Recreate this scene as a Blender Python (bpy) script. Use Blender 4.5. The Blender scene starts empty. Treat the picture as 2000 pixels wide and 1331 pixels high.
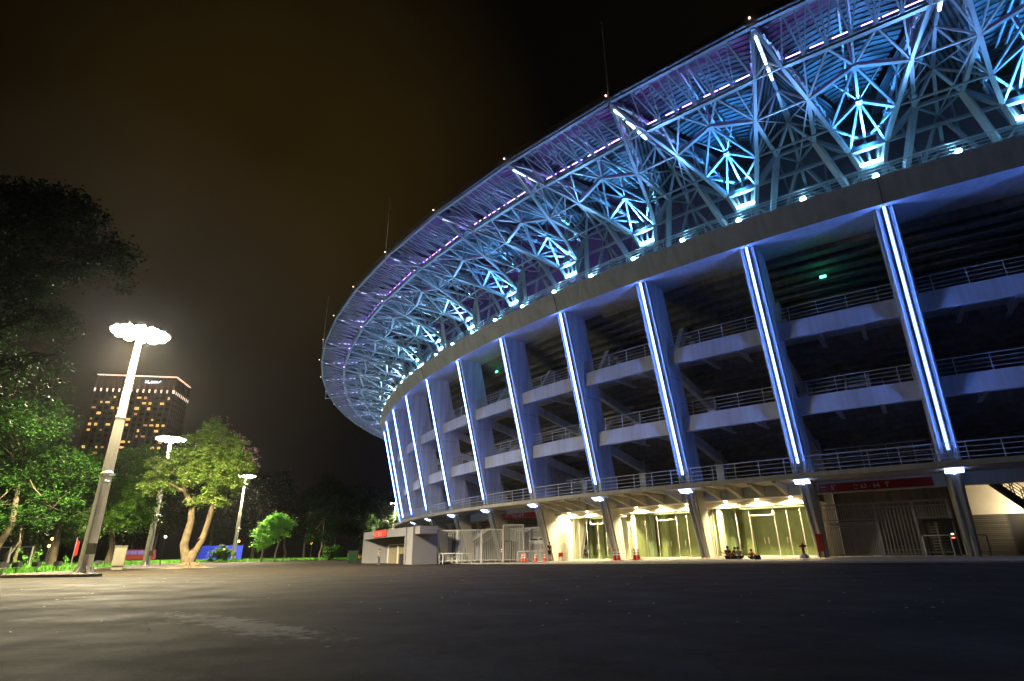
import bpy, bmesh, math, random
from mathutils import Vector, Matrix
R = math.radians
random.seed(7)
C = bpy.context.scene.collection
sc = bpy.context.scene

# ------------------------------------------------------------------ helpers
def tag(o, label=None, cat=None, group=None, kind=None):
    if label: o['label'] = label
    if cat: o['category'] = cat
    if group: o['group'] = group
    if kind: o['kind'] = kind
    return o

def empty(name, loc=(0, 0, 0), rz=0.0, label=None, cat=None, group=None):
    o = bpy.data.objects.new(name, None)
    C.objects.link(o)
    o.location = loc
    o.rotation_euler = (0, 0, rz)
    o.empty_display_size = 0.3
    return tag(o, label, cat, group)

class MB:
    def __init__(s):
        s.v = []; s.f = []; s.sm = []
    def add(s, vs, fs, smooth=False):
        n = len(s.v)
        s.v += [tuple(p) for p in vs]
        s.f += [tuple(i + n for i in f) for f in fs]
        s.sm += [smooth] * len(fs)
    def box(s, c, d, rz=0.0):
        x, y, z = d[0] / 2, d[1] / 2, d[2] / 2
        cs, sn = math.cos(rz), math.sin(rz)
        vs = []
        for a, b, e in ((-1, -1, -1), (1, -1, -1), (1, 1, -1), (-1, 1, -1), (-1, -1, 1), (1, -1, 1), (1, 1, 1), (-1, 1, 1)):
            px, py = a * x, b * y
            vs.append((c[0] + px * cs - py * sn, c[1] + px * sn + py * cs, c[2] + e * z))
        s.add(vs, [(0, 3, 2, 1), (4, 5, 6, 7), (0, 1, 5, 4), (1, 2, 6, 5), (2, 3, 7, 6), (3, 0, 4, 7)])
    def box2(s, a, b):
        s.box([(a[i] + b[i]) / 2 for i in range(3)], [abs(b[i] - a[i]) for i in range(3)])
    def beam(s, p, q, w, h=None, up=(0, 0, 1)):
        h = h or w
        p, q = Vector(p), Vector(q)
        d = (q - p)
        if d.length < 1e-6: return
        d.normalize()
        u = Vector(up)
        if abs(d.dot(u)) > 0.97: u = Vector((1, 0, 0))
        a = d.cross(u).normalized(); b = a.cross(d).normalized()
        vs = []
        for c in (p, q):
            for i, j in ((-1, -1), (1, -1), (1, 1), (-1, 1)):
                vs.append(c + a * (i * w / 2) + b * (j * h / 2))
        s.add(vs, [(0, 1, 2, 3), (7, 6, 5, 4), (0, 4, 5, 1), (1, 5, 6, 2), (2, 6, 7, 3), (3, 7, 4, 0)])
    def tube(s, pts, rad, n=8, cap=True):
        pts = [Vector(p) for p in pts]
        rs = rad if isinstance(rad, (list, tuple)) else [rad] * len(pts)
        vs = []; fs = []
        ref = Vector((0, 0, 1))
        for i, p in enumerate(pts):
            d = (pts[min(i + 1, len(pts) - 1)] - pts[max(i - 1, 0)]).normalized()
            r0 = ref if abs(d.dot(ref)) < 0.95 else Vector((1, 0, 0))
            a = d.cross(r0).normalized(); b = d.cross(a).normalized()
            for k in range(n):
                t = 2 * math.pi * k / n
                vs.append(p + (a * math.cos(t) + b * math.sin(t)) * rs[i])
        for i in range(len(pts) - 1):
            for k in range(n):
                k2 = (k + 1) % n
                fs.append((i * n + k, i * n + k2, (i + 1) * n + k2, (i + 1) * n + k))
        s.add(vs, fs, True)
        if cap:
            m = len(pts) - 1
            s.add(vs[:n], [tuple(range(n))]); s.add(vs[m * n:], [tuple(range(n))[::-1]])
    def lathe(s, prof, c=(0, 0, 0), n=16, sm=True):
        vs = []; fs = []
        for r, z in prof:
            for k in range(n):
                t = 2 * math.pi * k / n
                vs.append((c[0] + r * math.cos(t), c[1] + r * math.sin(t), c[2] + z))
        for i in range(len(prof) - 1):
            for k in range(n):
                k2 = (k + 1) % n
                fs.append((i * n + k, i * n + k2, (i + 1) * n + k2, (i + 1) * n + k))
        s.add(vs, fs, sm)
    def loft(s, A, B, caps=True):
        n = len(A)
        fs = [(i, (i + 1) % n, n + (i + 1) % n, n + i) for i in range(n)]
        s.add(list(A) + list(B), fs)
        if caps:
            s.add(A, [tuple(range(n))[::-1]]); s.add(B, [tuple(range(n))])
    def quad(s, a, b, c, d): s.add([a, b, c, d], [(0, 1, 2, 3)])
    def build(s, name, mat, parent=None, loc=None, rz=None, fix=True):
        me = bpy.data.meshes.new(name)
        me.from_pydata(s.v, [], s.f)
        me.update()
        if fix:
            bm = bmesh.new(); bm.from_mesh(me)
            bmesh.ops.recalc_face_normals(bm, faces=bm.faces)
            bm.to_mesh(me); bm.free()
        for p, q in zip(me.polygons, s.sm): p.use_smooth = q
        for m in (mat if isinstance(mat, (list, tuple)) else [mat]): me.materials.append(m)
        o = bpy.data.objects.new(name, me)
        C.objects.link(o)
        if parent: o.parent = parent
        if loc: o.location = loc
        if rz is not None: o.rotation_euler = (0, 0, rz)
        return o

def copy_tree(o, parent=None, kids=None):
    c = o.copy(); C.objects.link(c)
    if parent: c.parent = parent
    for ch in list(o.children): copy_tree(ch, c)
    return c

# ------------------------------------------------------------------ materials
def mat(name, col, rough=0.6, metal=0.0, var=0.12, vscale=3.0, bump=0.0, bscale=30.0, spec=0.5, streak=0.0):
    m = bpy.data.materials.new(name); m.use_nodes = True
    nt = m.node_tree; b = nt.nodes['Principled BSDF']
    b.inputs['Roughness'].default_value = rough
    b.inputs['Metallic'].default_value = metal
    b.inputs['Specular IOR Level'].default_value = spec
    tc = nt.nodes.new('ShaderNodeTexCoord')
    n = nt.nodes.new('ShaderNodeTexNoise'); n.inputs['Scale'].default_value = vscale; n.inputs['Detail'].default_value = 6
    n.inputs['Roughness'].default_value = 0.65
    nt.links.new(tc.outputs['Object'], n.inputs['Vector'])
    r = nt.nodes.new('ShaderNodeValToRGB')
    r.color_ramp.elements[0].position = 0.3; r.color_ramp.elements[1].position = 0.7
    r.color_ramp.elements[0].color = [c * (1 - var) for c in col[:3]] + [1]
    r.color_ramp.elements[1].color = [min(1, c * (1 + var)) for c in col[:3]] + [1]
    nt.links.new(n.outputs['Fac'], r.inputs['Fac'])
    out = r.outputs['Color']
    if streak:
        mp = nt.nodes.new('ShaderNodeMapping'); mp.inputs['Scale'].default_value = (1.6, 1.6, 0.12)
        nt.links.new(tc.outputs['Object'], mp.inputs['Vector'])
        n2 = nt.nodes.new('ShaderNodeTexNoise'); n2.inputs['Scale'].default_value = 1.5; n2.inputs['Detail'].default_value = 5
        nt.links.new(mp.outputs['Vector'], n2.inputs['Vector'])
        r2 = nt.nodes.new('ShaderNodeValToRGB')
        r2.color_ramp.elements[0].position = 0.35; r2.color_ramp.elements[1].position = 0.62
        r2.color_ramp.elements[0].color = [1 - streak] * 3 + [1]; r2.color_ramp.elements[1].color = (1, 1, 1, 1)
        nt.links.new(n2.outputs['Fac'], r2.inputs['Fac'])
        mx = nt.nodes.new('ShaderNodeMix'); mx.data_type = 'RGBA'; mx.blend_type = 'MULTIPLY'; mx.inputs['Factor'].default_value = 1
        nt.links.new(out, mx.inputs['A']); nt.links.new(r2.outputs['Color'], mx.inputs['B'])
        out = mx.outputs['Result']
    nt.links.new(out, b.inputs['Base Color'])
    if bump:
        nb = nt.nodes.new('ShaderNodeTexNoise'); nb.inputs['Scale'].default_value = bscale; nb.inputs['Detail'].default_value = 8
        nt.links.new(tc.outputs['Object'], nb.inputs['Vector'])
        bp = nt.nodes.new('ShaderNodeBump'); bp.inputs['Strength'].default_value = bump; bp.inputs['Distance'].default_value = 0.05
        nt.links.new(nb.outputs['Fac'], bp.inputs['Height'])
        nt.links.new(bp.outputs['Normal'], b.inputs['Normal'])
    return m

def emit(name, col, s, body=(0.8, 0.8, 0.8)):
    m = bpy.data.materials.new(name); m.use_nodes = True
    b = m.node_tree.nodes['Principled BSDF']
    b.inputs['Base Color'].default_value = (*body, 1)
    b.inputs['Emission Color'].default_value = (*col, 1)
    b.inputs['Emission Strength'].default_value = s
    return m

M = {}
M['concrete'] = mat('painted_concrete', (0.7, 0.73, 0.78), 0.75, var=0.08, vscale=0.6, bump=0.12, bscale=8, streak=0.16)
M['fin'] = mat('fin_concrete', (0.74, 0.76, 0.8), 0.6, var=0.07, vscale=0.7, bump=0.1, bscale=10, streak=0.26)
M['slab'] = mat('beige_concrete', (0.5, 0.47, 0.41), 0.8, var=0.1, vscale=0.5, bump=0.2, bscale=8, streak=0.15)
M['rawconc'] = mat('raw_concrete', (0.3, 0.28, 0.25), 0.9, var=0.2, vscale=0.8, bump=0.3, bscale=6, streak=0.3)
M['steel'] = mat('painted_steel', (0.29, 0.31, 0.33), 0.42, metal=0.2, var=0.1, vscale=1.5)
M['galv'] = mat('galvanised_pipe', (0.5, 0.5, 0.5), 0.3, metal=0.8, var=0.1, vscale=4)
M['rail'] = mat('white_rail', (0.7, 0.7, 0.7), 0.45, var=0.05)
M['whitebar'] = mat('white_bars', (0.4, 0.39, 0.39), 0.5, var=0.1, vscale=5)
M['sheet'] = mat('roof_sheet', (0.05, 0.058, 0.066), 0.5, metal=0.2, var=0.45, vscale=0.55)
M['dark'] = mat('dark_steel', (0.03, 0.03, 0.035), 0.5, var=0.2)
M['fascia'] = mat('fascia_dark', (0.07, 0.06, 0.05), 0.6)
M['inner'] = mat('inner_panel', (0.12, 0.12, 0.13), 0.6, var=0.15)
M['wallcream'] = mat('cream_wall', (0.68, 0.63, 0.52), 0.8, var=0.06, vscale=1.2, bump=0.1, bscale=20)
M['red'] = mat('sign_red', (0.3, 0.014, 0.008), 0.45, var=0.05)
M['white'] = mat('white_paint', (0.75, 0.75, 0.75), 0.5, var=0.05)
M['boothwall'] = mat('booth_panel', (0.2, 0.195, 0.215), 0.5, var=0.05, vscale=0.8)
M['boothdark'] = mat('booth_transom', (0.05, 0.05, 0.05), 0.35)
M['shutter'] = mat('shutter_beige', (0.2, 0.17, 0.1), 0.6, var=0.08, vscale=2)
M['cone'] = mat('cone_orange', (0.75, 0.07, 0.015), 0.5, var=0.08)
M['conered'] = mat('cone_red', (0.55, 0.02, 0.012), 0.5, var=0.08)
M['hyd'] = mat('hydrant_red', (0.33, 0.03, 0.02), 0.5, var=0.15)
M['rock'] = mat('rock', (0.4, 0.38, 0.33), 0.9, var=0.25, bump=0.4, bscale=12)
M['pole'] = mat('concrete_pole', (0.24, 0.225, 0.19), 0.65, var=0.14, vscale=1.2, streak=0.25)
M['skin'] = mat('skin', (0.4, 0.22, 0.14), 0.55, var=0.05)
M['hair'] = mat('hair', (0.012, 0.01, 0.009), 0.5)
M['cloth_dark'] = mat('cloth_dark', (0.02, 0.02, 0.025), 0.9)
M['cloth_navy'] = mat('cloth_navy', (0.02, 0.025, 0.05), 0.9)
M['cloth_grey'] = mat('cloth_grey', (0.2, 0.19, 0.17), 0.9)
M['cloth_slate'] = mat('cloth_slate', (0.07, 0.075, 0.09), 0.9)
M['cloth_red'] = mat('cloth_red', (0.4, 0.08, 0.04), 0.9, var=0.5, vscale=14)
M['wood'] = mat('guitar_wood', (0.55, 0.2, 0.05), 0.35, var=0.2)
M['green_bin'] = mat('bin_green', (0.02, 0.09, 0.03), 0.5)
M['tyre'] = mat('tyre', (0.015, 0.015, 0.015), 0.8)
M['bluetarp'] = mat('blue_sheet', (0.004, 0.014, 0.26), 0.5, var=0.25, vscale=0.6)
M['kerb'] = mat('kerb_concrete', (0.34, 0.33, 0.3), 0.85, var=0.2, vscale=1.5, bump=0.2, bscale=15)
M['bark'] = mat('bark', (0.09, 0.068, 0.042), 0.9, var=0.35, vscale=3, bump=0.6, bscale=9)
M['barkpale'] = mat('bark_pale', (0.11, 0.08, 0.04), 0.9, var=0.6, vscale=2.2, bump=1.0, bscale=6, streak=.45)
M['soil'] = mat('soil', (0.16, 0.11, 0.06), 0.95, var=0.3, vscale=4, bump=0.5)
M['busred'] = mat('bus_red', (0.09, 0.006, 0.004), 0.35)
M['glassdark'] = mat('dark_glass', (0.02, 0.02, 0.03), 0.1)
M['cabinet'] = mat('cabinet_beige', (0.08, 0.075, 0.05), 0.6)
M['hotel'] = mat('hotel_facade', (0.06, 0.05, 0.04), 0.8, var=0.2, vscale=0.05)
M['hotelpier'] = mat('hotel_pier', (0.1, 0.08, 0.065), 0.8, var=0.1, vscale=0.05)
M['hotelpane'] = mat('hotel_dark_window', (0.015, 0.014, 0.014), 0.2)
M['orange'] = mat('barrier_orange', (0.35, 0.06, 0.02), 0.7)

BLUE = (0.16, 0.30, 1.0)
E_strip = emit('led_strip_side', (0.1, 0.25, 1.0), 46)
E_stripf = emit('led_strip_front', (0.5, 0.64, 1.0), 2.6)
E_strip_cool = emit('led_strip_cool', (0.55, 0.62, 1.0), 20)
E_box = emit('leg_head_glow', (0.35, 0.5, 1.0), 9)
E_purple = emit('purple_tube', (0.36, 0.14, 1.0), 26)
E_cyan = emit('cyan_flood', (0.25, 0.66, 1.0), 110)
E_spine = emit('spine_tube', (0.55, 0.8, 1.0), 7)
E_spined = emit('spine_tube_dim', (0.5, 0.65, 1.0), 1.3)
E_warm = emit('warm_can', (1.0, 0.8, 0.42), 40)
E_lot = emit('lot_lamp', (1.0, 0.93, 0.78), 420)
E_green = emit('exit_green', (0.1, 1.0, 0.6), 5)
E_orange = emit('orange_globe', (1.0, 0.45, 0.1), 7)
E_white = emit('white_globe', (1.0, 0.85, 0.6), 2.5)
E_lobby = emit('lobby_panel', (1.0, 0.88, 0.56), 2.0)
E_hotwin = emit('hotel_lit_window', (1.0, 0.55, 0.14), 1.5)
E_hotwin2 = emit('hotel_dim_window', (1.0, 0.42, 0.12), .5)
E_hotedge = emit('hotel_roof_light', (1.0, 0.62, 0.45), 1.5)
E_hotup = emit('hotel_uplight', (1.0, 0.75, 0.62), 2.0)
E_redlamp = emit('red_indicator', (1.0, 0.12, 0.08), 6)
E_beacon = emit('rim_beacon', (1.0, 0.72, 0.6), 3)
E_blueled = emit('bus_blue_light', (0.1, 0.1, 0.9), 0.25, (.03, .03, .12))

def striped(name, c1, c2, scale, rough=0.5, axis=0, bump=0.0):
    m = bpy.data.materials.new(name); m.use_nodes = True
    nt = m.node_tree; b = nt.nodes['Principled BSDF']; b.inputs['Roughness'].default_value = rough
    tc = nt.nodes.new('ShaderNodeTexCoord'); w = nt.nodes.new('ShaderNodeTexWave')
    w.bands_direction = 'XYZ'[axis]; w.inputs['Scale'].default_value = scale
    nt.links.new(tc.outputs['Object'], w.inputs['Vector'])
    r = nt.nodes.new('ShaderNodeValToRGB'); r.color_ramp.elements[0].position = 0.4; r.color_ramp.elements[1].position = 0.6
    r.color_ramp.elements[0].color = (*c1, 1); r.color_ramp.elements[1].color = (*c2, 1)
    nt.links.new(w.outputs['Fac'], r.inputs['Fac']); nt.links.new(r.outputs['Color'], b.inputs['Base Color'])
    return m
M['louvre'] = striped('louvre_cladding', (0.008, 0.009, 0.01), (0.1, 0.11, 0.12), 1.6, axis=2)
M['perfwall'] = None

def glass_mat():
    m = bpy.data.materials.new('green_glass'); m.use_nodes = True
    nt = m.node_tree
    for n in list(nt.nodes): nt.nodes.remove(n)
    o = nt.nodes.new('ShaderNodeOutputMaterial'); t = nt.nodes.new('ShaderNodeBsdfTransparent')
    t.inputs['Color'].default_value = (0.52, 0.62, 0.42, 1)
    g = nt.nodes.new('ShaderNodeBsdfGlossy'); g.inputs['Roughness'].default_value = 0.03; g.inputs['Color'].default_value = (0.8, 0.9, 0.75, 1)
    mx = nt.nodes.new('ShaderNodeMixShader'); fr = nt.nodes.new('ShaderNodeFresnel'); fr.inputs['IOR'].default_value = 1.5
    nt.links.new(fr.outputs['Fac'], mx.inputs['Fac']); nt.links.new(t.outputs['BSDF'], mx.inputs[1]); nt.links.new(g.outputs['BSDF'], mx.inputs[2])
    nt.links.new(mx.outputs['Shader'], o.inputs['Surface'])
    return m
M['glass'] = glass_mat()

def leaf_mat(name, c1, c2, trans=0.35):
    m = bpy.data.materials.new(name); m.use_nodes = True
    nt = m.node_tree
    for n in list(nt.nodes): nt.nodes.remove(n)
    o = nt.nodes.new('ShaderNodeOutputMaterial')
    b = nt.nodes.new('ShaderNodeBsdfPrincipled'); b.inputs['Roughness'].default_value = 0.6; b.inputs['Specular IOR Level'].default_value = 0.2
    t = nt.nodes.new('ShaderNodeBsdfTranslucent')
    tc = nt.nodes.new('ShaderNodeTexCoord'); n = nt.nodes.new('ShaderNodeTexNoise'); n.inputs['Scale'].default_value = 1.7; n.inputs['Detail'].default_value = 5
    nt.links.new(tc.outputs['Object'], n.inputs['Vector'])
    r = nt.nodes.new('ShaderNodeValToRGB'); r.color_ramp.elements[0].position = 0.35; r.color_ramp.elements[1].position = 0.68
    r.color_ramp.elements[0].color = (*c1, 1); r.color_ramp.elements[1].color = (*c2, 1)
    nt.links.new(n.outputs['Fac'], r.inputs['Fac'])
    nt.links.new(r.outputs['Color'], b.inputs['Base Color']); nt.links.new(r.outputs['Color'], t.inputs['Color'])
    mx = nt.nodes.new('ShaderNodeMixShader'); mx.inputs['Fac'].default_value = trans
    nt.links.new(b.outputs['BSDF'], mx.inputs[1]); nt.links.new(t.outputs['BSDF'], mx.inputs[2])
    nt.links.new(mx.outputs['Shader'], o.inputs['Surface'])
    return m
M['leaf'] = leaf_mat('leaf_green', (0.012, 0.045, 0.004), (0.032, 0.095, 0.01))
M['leafhero'] = leaf_mat('leaf_olive', (0.1, 0.21, 0.03), (0.3, 0.38, 0.09), .4)
M['leafmid'] = leaf_mat('leaf_mid', (0.05, 0.13, 0.015), (0.12, 0.25, 0.03))
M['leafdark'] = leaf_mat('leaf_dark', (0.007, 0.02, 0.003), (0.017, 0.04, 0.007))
M['leaflime'] = leaf_mat('leaf_lime', (0.08, 0.26, 0.02), (0.17, 0.42, 0.04))
M['flower'] = leaf_mat('flower_pink', (0.42, 0.2, 0.26), (0.6, 0.36, 0.4))
M['grass'] = leaf_mat('grass_blades', (0.045, 0.15, 0.012), (0.1, 0.26, 0.03))

# ------------------------------------------------------------------ stadium frame
CX, CY, T0, DT = 91.588, 132.464, -2.155, -0.0774
def Lp(k, r, z):                      # stadium-local, angle 0 = column index 0
    return (r * math.cos(DT * k), r * math.sin(DT * k), z)
def Wp(k, r, z=0.0):                  # world
    return (CX + r * math.cos(T0 + DT * k), CY + r * math.sin(T0 + DT * k), z)
def frame_at(kl, kr, r, z, r2=None):  # x axis left -> right seen from outside, y inwards
    a = Vector(Wp(kl, r, z)); b = Vector(Wp(kr, r2 or r, z))
    d = b - a
    return a, math.atan2(d.y, d.x), d.length

stadium = empty('stadium', (CX, CY, 0), 0, 'huge round concrete stadium with blue light strips on leaning fins under a lit lattice roof', 'stadium')
def place(o, k): o.rotation_euler = (0, 0, T0 + DT * k); return o
def dupk(o, k):
    c = copy_tree(o, stadium); place(c, k); return c

KCOL = range(-2, 14)
ZF1, ZF2, ZF3, ZTOP = 6.1, 11.65, 17.25, 23.3
def rcol(z): return 115.0 + (z - 6.97) * 3.93 / 16.4

# --- columns
def col_section(z, w, dep, rr=None):
    r = rr if rr is not None else rcol(z)
    g = 0.24; gd = 0.26
    return [(r - d, t, z) for t, d in ((-w, 0), (-g, 0), (-g, gd), (g, gd), (g, 0), (w, 0), (w, dep), (-w, dep))]
mb = MB(); mb.loft(col_section(ZF1 + 0.01, 0.56, 2.3), col_section(ZTOP + .06, 0.62, 2.75))
col0 = place(mb.build('column_fin', M['fin'], stadium), 0)
mb = MB()
a, b = 6.95, 23.2
mb.loft([(rcol(a) - d, t, a) for t, d in ((-.06, -.34), (.06, -.34), (.06, -.2), (-.06, -.2))], [(rcol(b) - d, t, b) for t, d in ((-.06, -.34), (.06, -.34), (.06, -.2), (-.06, -.2))])
st_ = mb.build('light_strip', [E_stripf, E_strip], col0)
for p_ in st_.data.polygons:
    if abs(p_.normal.y) > .7: p_.material_index = 1     # the LED bar throws its light sideways

for s in (-1, 1):
    mb = MB(); mb.tube([(rcol(ZF1) + .02, s * .46, ZF1 + .02), (rcol(ZTOP) + .02, s * .5, ZTOP - .02)], 0.075, 10)
    mb.build('edge_pipe', M['galv'], col0)
mb = MB(); mb.beam((rcol(6.9) + .1, 0, 6.9), (rcol(23.2) + .1, 0, 23.2), .05, .2, up=(1, 0, 0)); mb.beam((rcol(6.9) + .2, 0, 6.9), (rcol(23.2) + .2, 0, 23.2), .24, .06, up=(1, 0, 0)); mb.build('strip_stem_shade', M['galv'], col0)  # mounting stem, plus a wider plate added to shade the fin from the strip
mb = MB(); mb.loft([(rcol(15.0) - d, t, 15.0) for t, d in ((-.597, .05), (.597, .05), (.597, 2.52), (-.597, 2.52))], [(rcol(15.04) - d, t, 15.04) for t, d in ((-.597, .05), (.597, .05), (.597, 2.52), (-.597, 2.52))]); mb.build('joint_line', M['rawconc'], col0)
# --- legs under the first floor
mb = MB()
def leg_sec(z, w, dep):
    r = 112.75 + (z - .1) * 1.75 / 5.7
    return [(r - .28 - d, t, z) for t, d in ((-w, 0), (w, 0), (w, dep), (-w, dep))]
mb.loft(leg_sec(0.02, .27, .75), leg_sec(5.79, .42, 1.75))
leg0 = place(mb.build('column_leg', M['slab'], stadium), 0)
for s in (-1, 1):
    mb = MB(); mb.tube([(112.78, s * .17, 0.02), (112.75 + 5.65 * 1.75 / 5.7, s * .22, 5.72)], 0.155, 12)
    mb.build('leg_pipe', M['galv'], leg0)
mb = MB(); mb.loft([(115.35, -.5, 5.79), (115.35, .5, 5.79), (115.3, .5, 5.79), (115.3, -.5, 5.79)], [(114.85, -.5, 5.52), (114.85, .5, 5.52), (114.8, .5, 5.54), (114.8, -.5, 5.54)])
mb.build('lit_head_glow', E_box, leg0)  # glowing panel stands in for the brightly lit front of the leg head
mb = MB(); mb.box((114.72, 0, 5.62), (0.1, .12, 0.3))
mb.build('strip_light', E_box, leg0)
for k in KCOL:
    if k: dupk(col0, k)
    if k and k < 9: dupk(leg0, k)

# --- floors per bay
def arc_prism(mb, k0, k1, ri, ro, z0, z1, n=4):
    for i in range(n):
        a = k0 + (k1 - k0) * i / n; b = k0 + (k1 - k0) * (i + 1) / n
        A = [Lp(a, ri, z0), Lp(a, ro, z0), Lp(a, ro, z1), Lp(a, ri, z1)]
        B = [Lp(b, ri, z0), Lp(b, ro, z0), Lp(b, ro, z1), Lp(b, ri, z1)]
        fs = [(0, 1, 5, 4), (1, 2, 6, 5), (2, 3, 7, 6), (3, 0, 4, 7)]
        if i == 0: fs.append((0, 3, 2, 1))
        if i == n - 1: fs.append((4, 5, 6, 7))
        mb.add(A + B, fs)
KB = range(-3, 14)
def per_bay(name, fn, m, bays=KB, kids=()):
    mb = MB(); fn(mb)
    o = place(mb.build(name, m, stadium), bays[0] if not isinstance(bays, range) else bays[0])
    for knm, kfn, km in kids:
        q = MB(); kfn(q); q.build(knm, km, o)
    for k in list(bays)[1:]: dupk(o, k)
    return o
# first floor deck, continuous in front of the fins
def f1(mb):
    arc_prism(mb, 0, 1, 101, 116.05, 5.8, ZF1 - .06, 4)
    arc_prism(mb, 0, 1, 115.7, 116.12, 5.82, ZF1 + .06, 4)
per_bay('first_floor_slab', f1, M['slab'])
def f1brk(mb):
    for k in (0.2, 0.4, 0.6, 0.8):
        A = [Lp(k, 112.55, 5.0), Lp(k, 112.55, 5.8), Lp(k, 115.6, 5.8), Lp(k, 115.6, 5.68)]
        mb.loft([Vector(p) + Vector((0, -.14, 0)) for p in A], [Vector(p) + Vector((0, .14, 0)) for p in A])
per_bay('floor_bracket', f1brk, M['slab'], [1, 2, 3, 6, 7, 8])
def f1beam(mb): arc_prism(mb, 0, 1, 111.9, 112.5, 4.95, 5.8, 4)
per_bay('downstand_beam', f1beam, M['concrete'])
for zz, nm in ((ZF2, 'second_floor_slab'), (ZF3, 'third_floor_slab')):
    ro = rcol(zz) - 0.75
    def fb(mb, zz=zz, ro=ro):
        arc_prism(mb, 0.066, 0.934, ro - .35, ro, zz - 1.25, zz + .06, 4)
        arc_prism(mb, 0, 1, 98, ro - .35, zz - .45, zz, 4)
        for kk in (.33, .66):
            A = Lp(kk, ro - .4, zz - .7); B = Lp(kk, 99, zz - .7)
            mb.beam(A, B, .3, .5)
        # rear raker beam
    per_bay(nm, fb, M['concrete'])
# roof deck ring beam on top of the columns
def rb(mb):
    P = [(118.0, 23.27), (119.45, 23.27), (120.05, 25.1), (119.75, 25.1), (119.75, 24.9), (118.0, 24.9)]
    n = 5
    for i in range(n):
        a, b = i / n, (i + 1) / n
        mb.add([Lp(a, r, z) for r, z in P] + [Lp(b, r, z) for r, z in P], [(j, (j + 1) % 6, 6 + (j + 1) % 6, 6 + j) for j in range(6)])
    arc_prism(mb, 0, 1, 108.5, 118.0, 23.32, 24.7, 4)
per_bay('ring_beam', rb, M['concrete'])
# stepped underside of the upper stand, seen inside the third floor
def rake(mb):
    r, z = 115.6, 23.35
    for i in range(13):
        arc_prism(mb, 0, 1, r - .95, r, z - .5, z + .1, 2)
        arc_prism(mb, 0, 1, r - .98, r - .86, z - .78, z - .5, 2)
        r -= .86; z -= .46
per_bay('seating_rake', rake, M['rawconc'])
# and below the second / first levels : sloped ribbed ceilings
def rake2(mb, z, r):
    for i in range(9):
        arc_prism(mb, 0, 1, r - .95, r, z - .35, z + .05, 2)
        r -= .9; z -= .33
per_bay('third_floor_rake', lambda m: rake2(m, ZF3 - .5, 112.5), M['rawconc'])
per_bay('second_floor_rake', lambda m: rake2(m, ZF2 - .5, 111.0), M['rawconc'])
# diagonal braces and back columns per column line
mb = MB()
for za, zb, ra, rb_ in ((17.3, 22.6, 113.9, 110.4), (17.3, 21.2, 107.6, 110.6)):
    mb.beam((ra, 0, za), (rb_, 0, zb), .5, .7)
mb.beam((114.3, 0, 10.9), (106, 0, 8.8), .45, .8); mb.beam((115.6, 0, 16.4), (105.5, 0, 13.6), .45, .8)
brace0 = place(mb.build('diagonal_brace', M['concrete'], stadium), 0)
mb = MB(); mb.box((107.2, 0, 11.5), (.7, .7, 11.9)); mb.box((107.2, .2, 3.0), (.6, .6, 5.6))
bcol0 = place(mb.build('inner_column', M['concrete'], stadium), 0)
for k in range(-2, 11):
    if k: dupk(brace0, k); dupk(bcol0, k)
# back walls so the interior is dark rather than see-through
def backw(mb):
    arc_prism(mb, 0, 1, 99.5, 100, 5.0, 23, 2)
    arc_prism(mb, 0, 1, 103.4, 103.8, 0.0, 5.8, 2)
per_bay('rear_wall', backw, M['rawconc'])
def innerp(mb): arc_prism(mb, 0, 1, 109.6, 110, 24.7, 37, 2)
per_bay('stand_back_panel', innerp, M['inner'])

# railings
def railing(mb, r, z, k0, k1, h=1.25, rails=4, posts=5, n=4):
    for j in range(rails):
        zz = z + h * (j + 1) / rails
        rad = .035 if j == rails - 1 else .022
        for i in range(n):
            a = k0 + (k1 - k0) * i / n; b = k0 + (k1 - k0) * (i + 1) / n
            mb.tube([Lp(a, r, zz), Lp(b, r, zz)], rad, 5, False)
    for i in range(posts):
        k = k0 + (k1 - k0) * (i + .5) / posts
        p = Lp(k, r, z); q = Lp(k, r, z + h); mb.beam(p, q, .05, .06)
per_bay('railing', lambda m: railing(m, 115.55, ZF1 + .0, 0, 1, 1.25, 4, 5), M['rail'])
per_bay('railing', lambda m: railing(m, rcol(ZF2) - .95, ZF2 + .05, .07, .93, 1.2, 4, 4), M['rail'])
per_bay('railing', lambda m: railing(m, rcol(ZF3) - .95, ZF3 + .05, .07, .93, 1.2, 4, 4), M['rail'])
per_bay('rim_railing', lambda m: railing(m, 119.5, 25.0, 0, 1, 1.3, 5, 5), M['galv'])
# inner stair guard rails seen at levels 1 and 2 (bay 0 and bay 3)
def stairblock(mb):
    for i in range(14):
        a, b = Lp(.42, 110.5 - i * .32, ZF2 + .3 * i), Lp(.58, 110.5 - i * .32, ZF2 + .3 * i)
        mb.beam(a, b, .36, .06)
    for k in (.4, .6): mb.beam(Lp(k, 110.7, ZF2 - .2), Lp(k, 106.1, ZF2 + 4.2), .14, .35)
per_bay('inner_stair', stairblock, M['concrete'], [0, 3, 5])
def stairguard(mb): railing(mb, 111.6, ZF2 + .02, .1, .35, 1.5, 4, 2, 1); railing(mb, 111.6, ZF2 + .02, .66, .92, 1.5, 4, 2, 1)
per_bay('stair_guard', stairguard, M['rail'], [0, 3, 5])
per_bay('lower_guard', lambda m: railing(m, 111.2, ZF1 + .5, .1, .86, 1.7, 4, 4, 2), M['rail'], [0, 3])
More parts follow.
